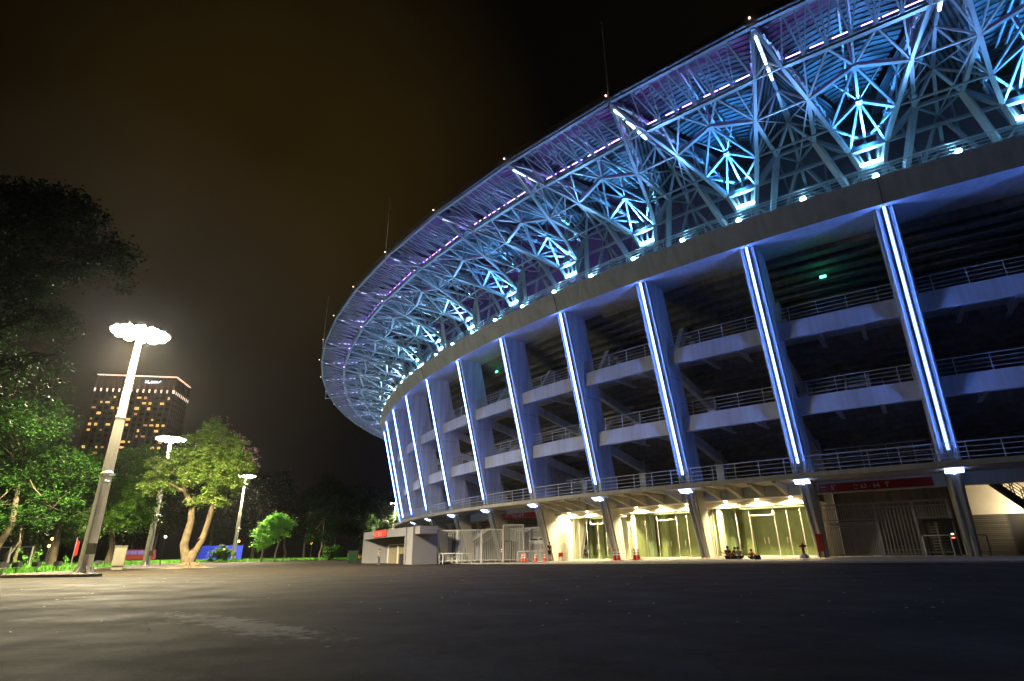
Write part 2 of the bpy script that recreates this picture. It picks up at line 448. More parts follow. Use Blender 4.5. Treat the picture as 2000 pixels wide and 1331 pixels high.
# side walls with bolt holes at levels below (left bays)
def sidewall(mb): 
    mb.box((109.6, 0, 8.6), (6.5, .35, 4.9))
sw = None
for k in (4.12, 6.12, 7.12):
    mb = MB(); sidewall(mb)
    o = mb.build('cross_wall', M['concrete'], stadium); place(o, k)
    q = MB()
    for i in range(5):
        for j in range(4):
            q.box((106.8 + i * 1.15, .178, 7.0 + j * 1.05), (.11, .02, .11))
            q.box((106.8 + i * 1.15, -.178, 7.0 + j * 1.05), (.11, .02, .11))
    tag(q.build('bolt_hole', M['dark'], o), kind='stuff')

# ---------------------------------------------------------------- roof bay
def add_bay():
    s = -.02      # support and B centre
    e = .48       # A centre / rim node
    W = lambda k, r, z: Lp(k + s, r, z)
    mb = MB()
    E_ = lambda k=.5: W(k, 131, 31.85)
    half = {2: (.41, 127.2, 31.15), 3: (.315, 123.7, 30.65), 4: (.22, 120.3, 30.0), 5: (.13, 117.7, 29.2), 6: (.075, 117.0, 27.7)}
    N = lambda j, sg=1: W(sg * half[j][0], half[j][1], half[j][2])
    ring = lambda a, b, w, h=None: mb.beam(a, b, w, h)
    # chords of the A triangles (both sides of this bay), doubled with upper chord and lacing
    for sg in (-1, 1):
        pts = [W(sg * .5, 131, 31.85), N(2, sg), N(3, sg), N(4, sg), N(5, sg), N(6, sg)]
        wd = [.2, .23, .26, .3, .32]
        for i in range(5): mb.beam(pts[i], pts[i + 1], wd[i], wd[i])
        up = [W(sg * .49, 130.6, 32.2), W(sg * .40, 126.6, 32.3), W(sg * .31, 122.9, 32.1), W(sg * .22, 119.2, 31.8), W(sg * .14, 116.4, 31.2)]
        for i in range(4):
            mb.beam(up[i], up[i + 1], .2)
            mb.beam(pts[i + 1], up[i + 1], .13)
            mid = (Vector(up[i]) + Vector(up[i + 1])) / 2
            mb.beam(pts[i], mid, .1); mb.beam(mid, pts[i + 1], .1)
        # purlin cleats along upper chord
        for i in range(4):
            for f in (.25, .5, .75):
                c = Vector(up[i]).lerp(Vector(up[i + 1]), f); mb.box(c + Vector((0, 0, .05)), (.3, .3, .32))
    # rim
    a, b = W(-.5, 131, 31.85), W(.5, 131, 31.85)
    ring(a, b, .24, .2)
    a2, b2 = W(-.5, 130.95, 32.25), W(.5, 130.95, 32.25)
    ring(a2, b2, .14)
    # ring 2 (thicker) with walkway plate
    r2a, r2b = N(2, -1), N(2, 1)
    ring(r2a, r2b, .3, .2)
    lerp = lambda p, q, f: Vector(p).lerp(Vector(q), f)
    pl = Vector((-.0, 0, .3))
    mb.beam(lerp(r2a, r2b, 0) + pl, lerp(r2a, r2b, 1) + pl, .5, .08)
    n = 6
    for i in range(n + 1):
        f = i / n; g = .1 + .8 * f
        lo = lerp(r2a, r2b, f); hi = lerp(a, b, g)
        if 0 < i < n: mb.beam(lo, hi, .1)
        if i < n:
            hi2 = lerp(a, b, .1 + .8 * (i + .5) / n)
            mb.beam(lo, hi2, .11); mb.beam(hi2, lerp(r2a, r2b, (i + 1) / n), .08)
        if i % 2 == 0: mb.beam(hi, lerp(a2, b2, g), .1)
    # level 3 / 4 bent polylines
    apx = {3: W(0, 124.35, 31.35), 4: W(0, 120.7, 31.25)}
    for j, w in ((3, .26), (4, .22)):
        mb.beam(N(j, -1), apx[j], w); mb.beam(apx[j], N(j, 1), w)
        mb.box(apx[j], (.45, .4, .45)); 
    # K bracing ring2 -> level 3
    for f in (.33, .5, .67): mb.beam(lerp(r2a, r2b, f), apx[3], .14)
    for sg in (-1, 1):
        mb.beam(lerp(r2a, r2b, .5 + sg * .17), N(3, sg), .14)
        mb.beam(lerp(r2a, r2b, .5 + sg * .34), N(3, sg), .1)
        mb.beam(apx[3], N(4, sg), .15)
        mb.beam(apx[4], N(5, sg), .14)
        mb.beam(lerp(apx[3], N(3, sg), .5), apx[4], .08)
        mb.beam(N(4, sg), W(sg * .05, 117.8, 30.2), .13)
    mb.beam(apx[3], apx[4], .16); mb.beam(apx[4], W(0, 117.6, 30.2), .14)
    for dy in (-.28, .28):   # ridge ladder pair
        u0 = Vector(W(0, 129.5, 33.2)); u1 = Vector(W(0, 117.5, 34.1)); dv = Vector((0, dy, 0))
        mb.beam(u0 + dv, u1 + dv, .12)
    for q in (apx[3], apx[4]): mb.beam(q, Vector(q) + Vector((0, 0, 2.1)), .14)
    # V box : collar, fan, feet
    mb.beam(N(5, -1), N(5, 1), .34, .4)
    mb.beam(W(-.12, 116.0, 31.4), W(.12, 116.0, 31.4), .25)
    for sg in (-1, 1):
        mb.beam(W(sg * .12, 116.0, 31.4), N(6, sg), .3)
        mb.beam(N(5, sg), W(sg * .12, 116.0, 31.4), .16)
        mb.beam(N(6, sg), W(sg * .055, 116.6, 24.9), .36)
        mb.beam(W(sg * .13, 115.0, 29.0), W(sg * .19, 117.4, 24.95), .24)
    for f in (-.06, 0, .06):
        mb.beam(W(f * .7, 117.0, 27.8), W(f * 1.7, 117.2, 30.6), .14); mb.beam(W(f * .6, 116.6, 27.8), W(f * 1.6, 115.2, 31.3), .14)
    mb.box(Vector(W(0, 117, 27.75)), (.6, 1.5, .4))
    # ring pipe just above the rim railing, and main tie beams between supports
    mb.beam(W(-.5, 117, 27.75), W(.5, 117, 27.75), .28)
    for sg in (-1, 1):
        mb.beam(N(6, sg), W(sg * .3, 117.6, 25.0), .14)
        mb.beam(W(sg * .5, 117.0, 27.7), W(sg * .42, 118.8, 25.0), .12)
    return mb.v, mb.f, mb.sm

def add_abay():
    """A triangle between this support and the next (centre .5 - .02)."""
    W = lambda k, r, z: Lp(k - .02, r, z)
    mb = MB()
    half = {2: (.41, 127.2, 31.15), 3: (.315, 123.7, 30.65), 4: (.22, 120.3, 30.0), 5: (.13, 117.7, 29.2)}
    N = lambda j, sg: W(half[j][0] if sg > 0 else 1 - half[j][0], half[j][1], half[j][2])
    sp = [W(.5, 130.9, 31.8), W(.5, 127.0, 32.3), W(.5, 123.4, 32.8), W(.5, 120.0, 32.2), W(.5, 117.4, 30.2), W(.5, 115.8, 28.2)]
    for i in range(5): mb.beam(sp[i], sp[i + 1], .22)
    rg = [W(.5, 130.9, 32.4), W(.5, 122, 34.4), W(.5, 113, 35.4)]
    mb.beam(rg[0], rg[1], .2); mb.beam(rg[1], rg[2], .2)
    for i in range(1, 5): mb.beam(sp[i], Vector(sp[i]) + Vector((0, 0, 1.5)), .1)
    for sg in (1, -1):
        mb.beam(N(2, sg), sp[1], .1); mb.beam(N(3, sg), sp[1], .11); mb.beam(N(3, sg), sp[2], .13)
        mb.beam(N(4, sg), sp[2], .12); mb.beam(N(4, sg), sp[3], .14)
        P = W(.5 - sg * .15, 118.6, 30.6)
        mb.beam(N(3, sg), P, .26); mb.beam(P, sp[3], .2)
        mb.beam(P, W(.5 - sg * .36, 116.3, 25.0), .42, .34)
        mb.beam(N(5, sg), P, .34); mb.beam(P, sp[4], .14)
        mb.beam(sp[4], W(.5 - sg * .27, 116.6, 25.0), .22)
        mb.beam(sp[5], W(.5 - sg * .12, 116.8, 25.0), .18)
        mb.beam(W(.5 - sg * .2, 114, 33.5), W(.5 - sg * .12, 115.5, 25), .16)
        mb.beam(W(.5 - sg * .25, 121.5, 33.2), P, .12)
        mb.beam(W(.5 - sg * .12, 126, 33.1), W(.5 - sg * .2, 119, 33.4), .16)
        q = W(.5 - sg * .07, 121.7, 31.4); mb.beam(N(3, sg), q, .08); mb.beam(N(4, sg), q, .08); mb.beam(q, sp[3], .08)
    mb.beam(N(3, 1), sp[4], .09)
    for j, w in ((2, .1), (3, .12), (4, .13), (5, .22)): mb.beam(N(j, 1), N(j, -1), w)
    P1, P2 = W(.35, 118.6, 30.6), W(.65, 118.6, 30.6); mb.beam(P1, P2, .2)
    mb.beam(W(.36, 116.2, 27.2), sp[5], .22); mb.beam(W(.64, 116.2, 27.2), sp[5], .22)
    mb.box(Vector(sp[5]), (.7, .7, .6))
    return mb.v, mb.f, mb.sm

KR = list(range(-3, 18))
mb = MB(); v, f, sm = add_bay(); mb.v, mb.f, mb.sm = list(v), list(f), list(sm)
v, f, sm = add_abay(); n0 = len(mb.v); mb.v += v; mb.f += [tuple(i + n0 for i in q) for q in f]; mb.sm += sm
truss0 = place(mb.build('roof_truss', M['steel'], stadium), KR[0])

# soffit sheets of the B bays : lapped curved slats
mb = MB()
chk = [(131.2, .5), (127.2, .41), (123.7, .315), (120.3, .22), (117.7, .13), (113, .1)]
def wk(r):
    for (r0, w0), (r1, w1) in zip(chk, chk[1:]):
        if r1 <= r <= r0: return w1 + (w0 - w1) * (r - r1) / (r0 - r1)
    return .1
ns = 33
for i in range(ns):
    ra = 131.0 - i * .54; rb_ = ra - .445
    za = 32.32 + (131 - ra) * .155; zb = za + .1
    m_ = 10
    pts = []
    for j in range(m_ + 1):
        u = -1 + 2 * j / m_
        wv = wk(ra) + .02
        dz = 0.8 * (1 - abs(u) ** 1.6) * min(1, max(.1, (131.2 - ra) / 3.2)) * (wv / .5)
        pts.append((Lp(u * wv - .02, ra, za + dz), Lp(u * wv - .02, rb_, zb + dz)))
    for j in range(m_):
        a, b, c, d = pts[j][0], pts[j + 1][0], pts[j + 1][1], pts[j][1]
        t_ = Vector((0, 0, .05))
        mb.add([a, b, c, d, Vector(a) + t_, Vector(b) + t_, Vector(c) + t_, Vector(d) + t_], [(0, 1, 2, 3), (7, 6, 5, 4), (0, 4, 5, 1), (2, 6, 7, 3)], False)
mb.build('roof_sheet', M['sheet'], truss0)
# louvre panels of the A bays
mb = MB()
for sg in (1, -1):
    prev = None
    for i in range(9):
        r = 131 - i * 2.0
        k = .48 - sg * (.5 - wk(max(113.0, r)))
        a_ = Lp(k, r, 32.2 + (131 - r) * .07); b_ = Lp(.48, r, 32.35 + (131 - r) * .2)
        if prev: mb.add([prev[0], a_, b_, prev[1]], [(0, 1, 2, 3)])
        prev = (a_, b_)
mb.build('louvre_panel', M['louvre'], truss0, fix=False)
# fascia above the rim
mb = MB(); a, b = Lp(-.52, 131.22, 32.3), Lp(.48, 131.22, 32.3)
mb.beam(a, b, .08, .5)
mb.build('roof_fascia', M['fascia'], truss0)
# roof top sheet (dark, hides the sky)
mb = MB()
mb.quad(Lp(-.52, 127.0, 34.3), Lp(.48, 127.0, 34.3), Lp(.48, 109, 37.4), Lp(-.52, 109, 37.4))
mb.quad(Lp(-.52, 131.15, 32.5), Lp(.48, 131.15, 32.5), Lp(.48, 127.0, 34.3), Lp(-.52, 127.0, 34.3))
mb.build('roof_top', M['fascia'], truss0, fix=False)
# lamps
r2a = Vector(Lp(-.43, 127.2, 31.15)); r2b = Vector(Lp(.39, 127.2, 31.15))
def tube_at(parent, f, L=1.0):
    c = r2a.lerp(r2b, f) + Vector((.1, 0, .42)); d = (r2b - r2a).normalized()
    q = MB(); q.beam(c - d * L / 2, c + d * L / 2, .16, .1); q.build('purple_tube_light', E_purple, parent)
def spine_lamps(parent, m):
    for r0, r1, z0, z1 in ((130.3, 128.8, 31.75, 31.95), (128.4, 127.2, 32.0, 32.15), (126.6, 125.2, 32.2, 32.4)):
        q = MB(); q.beam(Lp(.48, r0, z0 - .15), Lp(.48, r1, z1 - .15), .14, .1); q.build('spine_tube_light', m, parent)
def flood_boxes(parent):
    q = MB()
    for k in (-.055, .015):
        p = Vector(Lp(k, 117.25, 28.05)); q.box(p, (.3, .7, .12))
    q.build('support_floodlight', E_cyan, parent)
def deck_lamp(parent, k):
    q = MB(); p = Vector(Lp(k, 119.85, 25.32)); q.lathe([(0.01, .12), (.16, .09), (.2, 0), (.16, -.09), (0.01, -.12)], p, 10); q.build('deck_floodlight', E_cyan, parent)
def add_lamp(name, kind, loc, target, energy, col, size=.3, spot=None, blend=.5):
    ld = bpy.data.lights.new(name, kind); ld.energy = energy; ld.color = col
    if kind == 'AREA': ld.size = size
    else: ld.shadow_soft_size = size
    if spot: ld.spot_size = R(spot); ld.spot_blend = blend
    o = bpy.data.objects.new(name, ld); C.objects.link(o)
    o.location = loc
    d = Vector(target) - Vector(loc)
    o.rotation_euler = d.to_track_quat('-Z', 'Y').to_euler()
    return o
trusses = [truss0] + [dupk(truss0, k) for k in KR[1:]]
for k, t in zip(KR, trusses):
    if k <= 12:
        for f in (.08, .22, .36, .56, .72, .9): tube_at(t, f)
    else:
        q = MB(); d = (r2b - r2a).normalized()
        for f in (.08, .22, .36, .56, .72, .9):
            c = r2a.lerp(r2b, f) + Vector((.1, 0, .42)); q.beam(c - d * .5, c + d * .5, .16, .1)
        tag(q.build('purple_tube_row', E_purple, t), kind='stuff')
    spine_lamps(t, E_spine if k < 3 else E_spined); flood_boxes(t)
    for kk in (0, .5): deck_lamp(t, kk)
    # rim beacon with bracket
    q = MB(); p = Vector(Lp(.48, 131.42, 32.15)); q.lathe([(.01, .08), (.06, .05), (.08, 0), (.06, -.05), (.01, -.07)], p, 8); q.build('rim_beacon', E_beacon, t)
    # light the steel : flood from the support foot, and from the deck edge
    col = (0.05, 0.33, 1.0) if k < 2 else ((0.1, 0.42, 1.0) if k < 5 else ((0.25, 0.6, 1.0) if k < 8 else (.5, .75, 1.0)))
    en = 1.0 if k < 4 else (.9 if k < 7 else .75)
    add_lamp('support_flood', 'SPOT', Wp(k - .02, 117.9, 28.3), Wp(k - .02, 119.8, 33.5), 13000 * en, col, .25, 98, 1.0)
    add_lamp('deck_flood', 'SPOT', Wp(k + .02, 120.2, 25.5), Wp(k - .02, 122.0, 32), 1700 * en, col, .15, 66, .8)
    add_lamp('deck_flood', 'SPOT', Wp(k + .5, 120.2, 25.5), Wp(k + .48, 127.5, 32), 3900 * (1.0 if k < 7 else .8), tuple(.72 * c_ + .28 * d_ for c_, d_ in zip(col, (.45, .6, 1.0))), .15, 86, .9)
# lightning rods
for k in (1, 4, 7, 10):
    q = MB(); p = Wp(k + .46, 131.3, 0)
    a, b = Vector(Lp(0, 131.35, 31.6)), Vector(Lp(0, 131.35, 39.4))
    q.tube([a, b], [.08, .035], 6)
    q.beam(Vector(Lp(0, 131.35, 30.6)), a, .08); q.beam(Vector(Lp(0, 131.35, 30.6)), Vector(Lp(-.08, 127.4, 31.1)), .08)
    place(q.build('lightning_rod', M['rail'], stadium), k + .46)
# purple glow of the bowl behind a few bays
for k in (3, 4, 5, 6):
    q = MB(); q.box(Lp(.35, 113.2, 25.2), (.5, .9, .3)); place(q.build('purple_floodlight', E_purple, stadium), k)
    add_lamp('purple_flood', 'SPOT', Wp(k + .35, 113.6, 25.6), Wp(k + .2, 111, 31), 1800, (.3, .1, 1.0), .3, 150, .8)
# joint detail on the ring beam at the columns
mb = MB(); mb.beam((119.5, 0, 23.3), (120.07, 0, 25.1), .035, .05)
j0 = place(mb.build('expansion_joint', M['dark'], stadium), 0)
for k in (3, 6): dupk(j0, k)
# exit signs on the third floor
for k, r, z in ((.53, 114.2, 21.3), (4.72, 115.0, 21.9)):
    add_lamp('exit_glow', 'POINT', Wp(k, r + .25, z), (0, 0, 0), 6, (.05, 1, .5), .1)
    q = MB(); q.box((0, 0, 0), (.08, .45, .2))
    o = q.build('exit_light', E_green, stadium)
    p = Lp(k, r, z); a = T0
    w = Wp(k, r, z); o.location = (w[0] - CX, w[1] - CY, z); o.rotation_euler = (0, 0, T0 + DT * k)

# ---------------------------------------------------------------- ground-floor bays
ZP = lambda k: .55 if k <= 2 else max(.1, .55 - (k - 2) * .14)
# cream walls, lobby
def lobby(k, kl, kr, joints, white_left=False):
    """wall band and glass between column k and k+1"""
    mb = MB(); arc_prism(mb, 0.0, 1.0, 110.75, 111.0, 4.42, 4.96, 4); arc_prism(mb, 0, 1, 110.7, 111.9, 4.955, 5.06, 4)
    o = place(mb.build('lit_wall_band', M['wallcream'], stadium), k)
    for f in (.2, .5, .8):
        q = MB(); p = Vector(Lp(f, 111.55, 4.9)); q.lathe([(.01, .05), (.1, .05), (.1, -.06), (.01, -.06)], p, 10); q.build('downlight', E_warm, o)
        add_lamp('downlight_lamp', 'SPOT', Wp(k + f, 111.5, 4.8), Wp(k + f, 111.1, 3.0), 2600, (1.0, .78, .42), .08, 160, .7)
    z0 = ZP(k + .5)
    mb = MB()
    A, B = Lp(kr, 110.55, z0), Lp(kl, 110.55, z0)
    mb.quad(A, B, (B[0], B[1], 4.42), (A[0], A[1], 4.42))
    g = place(mb.build('glass_wall', M['glass'], stadium, fix=False), k)
    q = MB(); A, B = Vector(A), Vector(B)
    for f in joints:
        p = A.lerp(B, f); q.beam(p, (p.x, p.y, 4.42), .022, .022)
    for f0, f1, zz in ((.38, .62, 3.75),):
        q.beam(A.lerp(B, f0) + Vector((.03, 0, zz - z0)), A.lerp(B, f1) + Vector((.03, 0, zz - z0)), .04)
        q.beam(A.lerp(B, f0) + Vector((.03, 0, zz - z0)), A.lerp(B, f0) + Vector((.03, 0, 4.42 - z0)), .035)
        q.beam(A.lerp(B, f1) + Vector((.03, 0, zz - z0)), A.lerp(B, f1) + Vector((.03, 0, 4.42 - z0)), .035)
    q.beam(A + Vector((.02, 0, .05)), B + Vector((.02, 0, .05)), .05, .1)
    q.build('glazing_bar', M['white'], g)
    for f in (.46, .5, .28, .75):
        q = MB(); p = A.lerp(B, f) + Vector((.1, 0, 0)); q.tube([p + Vector((0, 0, 1.0)), p + Vector((0, 0, 1.45))], .03, 6); q.build('door_handle', M['galv'], g)
    # interior
    q = MB(); arc_prism(q, 0, 1, 106.0, 106.2, 0.1, 4.6, 2); arc_prism(q, 0, 1, 106.2, 110.5, 4.5, 4.6, 2); arc_prism(q, 0, 1, 106.2, 110.4, z0 - .12, z0 + .01, 2)
    q.box(Lp(.8, 107.0, 2.5), (.6, .6, 4.1), DT * .8)
    for f in (.03, 1.0): q.box(Lp(f, 108.2, 2.5), (4.2, .2, 4.1), DT * f)
    w = place(q.build('lobby_room', M['wallcream'], stadium), k)
    q = MB(); q.box(Lp(.5, 108.2, 4.46), (1.2, 5.0, .05), DT * .5); q.build('ceiling_light', E_lobby, w)
lobby(1, .985, .06, (.12, .25, .37, .62, .76, .9))
lobby(2, .985, .06, (.1, .24, .37, .62, .78, .92))
lobby(3, .865, .08, (.15, .32, .48, .7, .86))
# jamb fins in cream beside the legs
for k in (1.92, 2.92):
    q = MB(); q.box((110.75, 0, 2.5), (.25, .3, 3.9)); place(q.build('door_jamb', M['wallcream'], stadium), k)
# cream wall left of the third lobby, with wall clamps
q = MB(); q.box((110.4, 0, 2.55), (1.4, 2.0, 4.7)); cw = place(q.build('cream_wall', M['wallcream'], stadium), 4.0)
q = MB()
for j in range(4): q.box((111.12, .55 - .04 * j, 1.0 + j * .95), (.06, .12, .16))
q.build('wall_clamp', M['galv'], cw)
add_lamp('downlight_lamp', 'SPOT', Wp(3.95, 111.7, 4.85), Wp(3.95, 111.2, 3.0), 700, (1.0, .78, .42), .08, 160, .7)

# signs ------------------------------------------------------------
def text(body, parent, loc, size, m, rot=(R(90), 0, 0), ext=.004, name='lettering'):
    cu = bpy.data.curves.new(name, 'FONT'); cu.body = body; cu.size = size; cu.extrude = ext
    cu.align_x = 'LEFT'; cu.materials.append(m)
    t = bpy.data.objects.new(name, cu); C.objects.link(t)
    bpy.context.view_layer.update()
    me = bpy.data.meshes.new_from_object(t.evaluated_get(bpy.context.evaluated_depsgraph_get()))
    bpy.data.objects.remove(t); bpy.data.curves.remove(cu)
    me.name = name
    o = bpy.data.objects.new(name, me); C.objects.link(o); o.parent = parent; o.location = loc; o.rotation_euler = rot
    return o
M['signwhite'] = mat('sign_white', (0.8, 0.78, 0.74), 0.5)
def arrow(parent, x, z, s):
    q = MB(); q.box((x, -.066, z + s * .5), (s * .13, .012, s))
    for d in (-1, 1): q.beam((x, -.066, z + s * 1.02), (x + d * s * .34, -.066, z + s * .66), s * .13, .012, up=(0, 1, 0))
    q.build('arrow_mark', M['signwhite'], parent)
def gate_sign(kl, kr, r, z, h, label, sector, gates):
    a, rz, L = frame_at(kl, kr, r, z)
    s = empty('gate_sign', a, rz, label, 'sign')
    q = MB(); q.box((L / 2, 0, h / 2), (L, .12, h)); q.build('sign_board', M['red'], s)
    q = MB()
    for f in (.12, .5, .88): q.beam((L * f, 0, h), (L * f, 0, h + .35), .03)
    q.build('hanger', M['galv'], s)
    text('Sektor', s, (L * .02, -.065, h * .55), h * .26, M['signwhite']); text('Sector', s, (L * .02, -.065, h * .18), h * .22, M['signwhite'])
    text(sector, s, (L * .115, -.065, h * .2), h * .85, M['signwhite'])
    text('Pintu', s, (L * .325, -.065, h * .55), h * .26, M['signwhite']); text('Gate', s, (L * .325, -.065, h * .18), h * .22, M['signwhite'])
    text(gates, s, (L * .385, -.065, h * .22), h * .72, M['signwhite'])
    arrow(s, L * .62, h * .18, h * .62)
    return s
gate_sign(.93, .13, 112.9, 5.0, .58, 'dark red hanging sign reading 5 and 63 - 64 above the closed gate', "5'", '63 - 64')
gate_sign(4.95, 4.2, 112.9, 4.7, .58, 'red hanging sign with 61 - 62 above the gate behind the traffic cones', "5'", '61 - 62')
a, rz, L = frame_at(-.13, -.42, 112.0, 5.0, 111.6)
s = empty('stair_sign', a, rz, 'red sign with two square pictograms before the staircase at the right edge', 'sign')
q = MB(); q.box((L / 2, 0, .28), (L, .1, .56)); q.build('sign_board', M['red'], s)
q = MB()
for x in (.42, .88):
    for dx, dz, w, h in ((0, .17, .36, .02), (0, -.17, .36, .02), (-.17, 0, .02, .36), (.17, 0, .02, .36)): q.box((x + dx, -.056, .28 + dz), (w, .012, h))
    q.box((x, -.056, .26), (.07, .012, .2)); q.box((x, -.056, .4), (.06, .012, .06))
q.build('pictogram', M['signwhite'], s)
q = MB(); q.box((L * .68, -.056, .26), (.4, .012, .24)); q.build('white_sticker', M['signwhite'], s)
a, rz, L = frame_at(5.95, 5.55, 110.8, 4.35)
s = empty('stair_sign', a, rz, 'small dark red sign at the top of the stairs behind the white bar fence', 'sign')
q = MB(); q.box((L / 2, 0, .28), (L, .1, .5)); q.build('sign_board', M['red'], s)
q = MB()
for i in range(5): q.box((.5 + i * .42, -.056, .28), (.24, .012, .2))
q.build('pictogram', M['signwhite'], s)

# gates ------------------------------------------------------------
def bars(q, x0, x1, z0, z1, step, w=.045, y=0):
    n = max(1, int((x1 - x0) / step))
    for i in range(1, n): q.box((x0 + (x1 - x0) * i / n, y, (z0 + z1) / 2), (w, w, z1 - z0))
def gate_set(kl, kr, r, z0, label, parts):
    a, rz, L = frame_at(kl, kr, r, z0)
    g = empty('bar_gate', a, rz, label, 'gate')
    H = 3.6
    fl, f1, f2 = parts      # door section end, tall bars end, turnstile section
    q = MB()
    for f in (0, fl, f1, f2):
        if f is not None: q.box((L * f, 0, H / 2), (.16, .16, H))
    x_end = L * max(x for x in parts if x is not None)
    q.beam((0, 0, H), (x_end, 0, H), .12); q.beam((0, 0, H - .32), (x_end, 0, H - .32), .07)
    bars(q, 0, x_end, H - .32, H, .3, .04)
    q.build('gate_frame', M['whitebar'], g)
    q = MB(); bars(q, .05, L * fl - .05, 2.55, H - .32, .16); q.box((L * fl / 2, 0, 2.5), (L * fl, .08, .08)); q.build('upper_bars', M['whitebar'], g)
    q = MB(); q.box((L * fl / 2, 0, 2.22), (L * fl - .1, .14, .26)); q.build('gate_header', M['whitebar'], g)
    for i in range(2):
        x0 = .12 + i * (L * fl - .24) / 2; x1 = x0 + (L * fl - .24) / 2 - .03
        q = MB(); bars(q, x0, x1, .12, 1.98, .105, .05, -.02)
        q.box(((x0 + x1) / 2, 0, .1), (x1 - x0, .07, .08)); q.box(((x0 + x1) / 2, 0, 2.0), (x1 - x0, .07, .08))
        for xx in (x0, x1): q.box((xx, 0, 1.05), (.07, .07, 1.95))
        q.build('gate_leaf', M['whitebar'], g)
    q = MB(); bars(q, L * fl + .06, L * f1 - .06, .1, H - .32, .2, .055)
    for zz in (.15, .42): q.box((L * (fl + f1) / 2, 0, zz), (L * (f1 - fl), .07, .06))
    bars(q, L * fl, L * f1, .15, .42, .45, .05)
    q.build('tall_bars', M['whitebar'], g)
    if f2:
        q = MB(); bars(q, L * f1 + .05, L * f2 - .05, 2.55, H - .32, .17); q.box((L * (f1 + f2) / 2, 0, 2.5), (L * (f2 - f1), .08, .08)); q.build('upper_bars', M['whitebar'], g)
    return g, L
gate_set(.97, .05, 111.6, .55, 'closed white bar gate with a double leaf door under the 63 - 64 sign', (.43, .72, .97))
def turnstile(kc, r, z0, label, lamp=True):
    p = Wp(kc, r, z0); rz = T0 + DT * kc + math.pi / 2
    t = empty('turnstile', p, rz, label, 'turnstile')
    q = MB()
    for sx in (-.75, .75):
        for sy in (-.5, .5): q.box((sx, sy, 1.1), (.09, .09, 2.2))
    q.box((0, 0, 2.25), (1.7, 1.2, .14)); q.build('turnstile_frame', M['dark'], t)
    q = MB(); q.tube([(-.1, 0, .05), (-.1, 0, 2.2)], .07, 8)
    for i in range(11):
        zz = .25 + i * .18
        for k in range(3):
            an = k * 2.094 + .3; q.tube([(-.1, 0, zz), (-.1 + .6 * math.cos(an), .5 * math.sin(an), zz)], .022, 5)
    q.build('rotor', M['galv'], t)
    q = MB(); q.box((.55, -.62, 1.2), (.42, .25, 2.2)); q.build('reader_cabinet', M['dark'], t)
    if lamp:
        q = MB(); q.box((.62, -.755, 1.35), (.16, .02, .1)); q.build('status_lamp', E_white, t)
        q = MB(); q.box((.62, -.755, 1.12), (.18, .02, .05)); q.build('red_lamp', E_redlamp, t)
    return t
turnstile(.17, 111.7, .55, 'dark full height turnstile with a red lamp beside the right end of the gate')
def barrier(loc, rz, L, label, mid=2, h=1.05):
    b = empty('crowd_barrier', loc, rz, label, 'barrier', 'white tube barriers at the entrances')
    q = MB(); q.tube([(0, 0, 0), (0, 0, h - .06), (.06, 0, h), (L - .06, 0, h), (L, 0, h - .06), (L, 0, 0)], .045, 8); q.build('tube_frame', M['whitebar'], b)
    q = MB(); q.tube([(0, 0, .28), (L, 0, .28)], .03, 6)
    for i in range(mid): x = L * (i + 1) / (mid + 1); q.tube([(x, 0, .02), (x, 0, h)], .035, 6)
    q.build('barrier_rail', M['whitebar'], b)
    return b
a, rz, L = frame_at(.29, .1, 113.2, .52)
barrier(a, rz, 1.5, 'white tube barrier in front of the turnstile nearest the camera', 0, 1.3)
p = Wp(.0, 113.4, .52); barrier(p, T0 + math.pi / 2 + .9, 1.4, 'white tube barrier standing at the foot of the nearest blue lit leg', 0, 1.3)
# second gate, bay 4
gate_set(4.35, 4.05, 111.6, ZP(4.2), 'white bar gate end panel beside the cream wall and cones', (.5, .98, None)) if False else None
g, L = gate_set(4.62, 4.0, 111.6, ZP(4.3), 'white bar gate with double doors behind the row of four traffic cones', (.5, .98, None)) if False else (None, None)
def gate_mirror(kl, kr, r, z0, label):
    a, rz, L = frame_at(kl, kr, r, z0); H = 3.5
    g = empty('bar_gate', a, rz, label, 'gate')
    q = MB()
    for f in (0, .23, .52, 1): q.box((L * f, 0, H / 2), (.16, .16, H))
    q.beam((0, 0, H), (L, 0, H), .12); q.beam((0, 0, H - .3), (L, 0, H - .3), .07); bars(q, 0, L, H - .3, H, .3, .16)
    q.build('gate_frame', M['whitebar'], g)
    q = MB(); bars(q, .05, L * .23, 2.3, H - .3, .13, .05); q.box((L * .115, 0, 2.2), (L * .23, .08, .1)); q.build('upper_bars', M['whitebar'], g)
    q = MB(); bars(q, L * .23, L * .52, .1, H - .3, .15, .06)
    for zz in (.15, .45): q.box((L * .375, 0, zz), (L * .29, .07, .06))
    q.build('tall_bars', M['whitebar'], g)
    q = MB(); bars(q, L * .52, L, 2.45, H - .3, .15, .055); q.box((L * .76, 0, 2.4), (L * .48, .08, .1)); q.build('upper_bars', M['whitebar'], g)
    q = MB(); q.box((L * .76, 0, 2.02), (L * .48, .14, .28)); q.build('gate_header', M['whitebar'], g)
    for i in range(2):
        x0 = L * .53 + i * L * .232; x1 = x0 + L * .225
        q = MB(); bars(q, x0, x1, .1, 1.8, .11, .055, -.02)
        for zz in (.1, 1.82): q.box(((x0 + x1) / 2, 0, zz), (x1 - x0, .07, .08))
        for xx in (x0, x1): q.box((xx, 0, .95), (.07, .07, 1.75))
        q.build('gate_leaf', M['whitebar'], g)
gate_mirror(4.98, 4.12, 111.7, ZP(4.5), 'white bar gate with double doors behind the row of four orange traffic cones')
turnstile(5.0, 112.4, ZP(5), 'dark turnstile at the left end of the gate behind the cones', True)
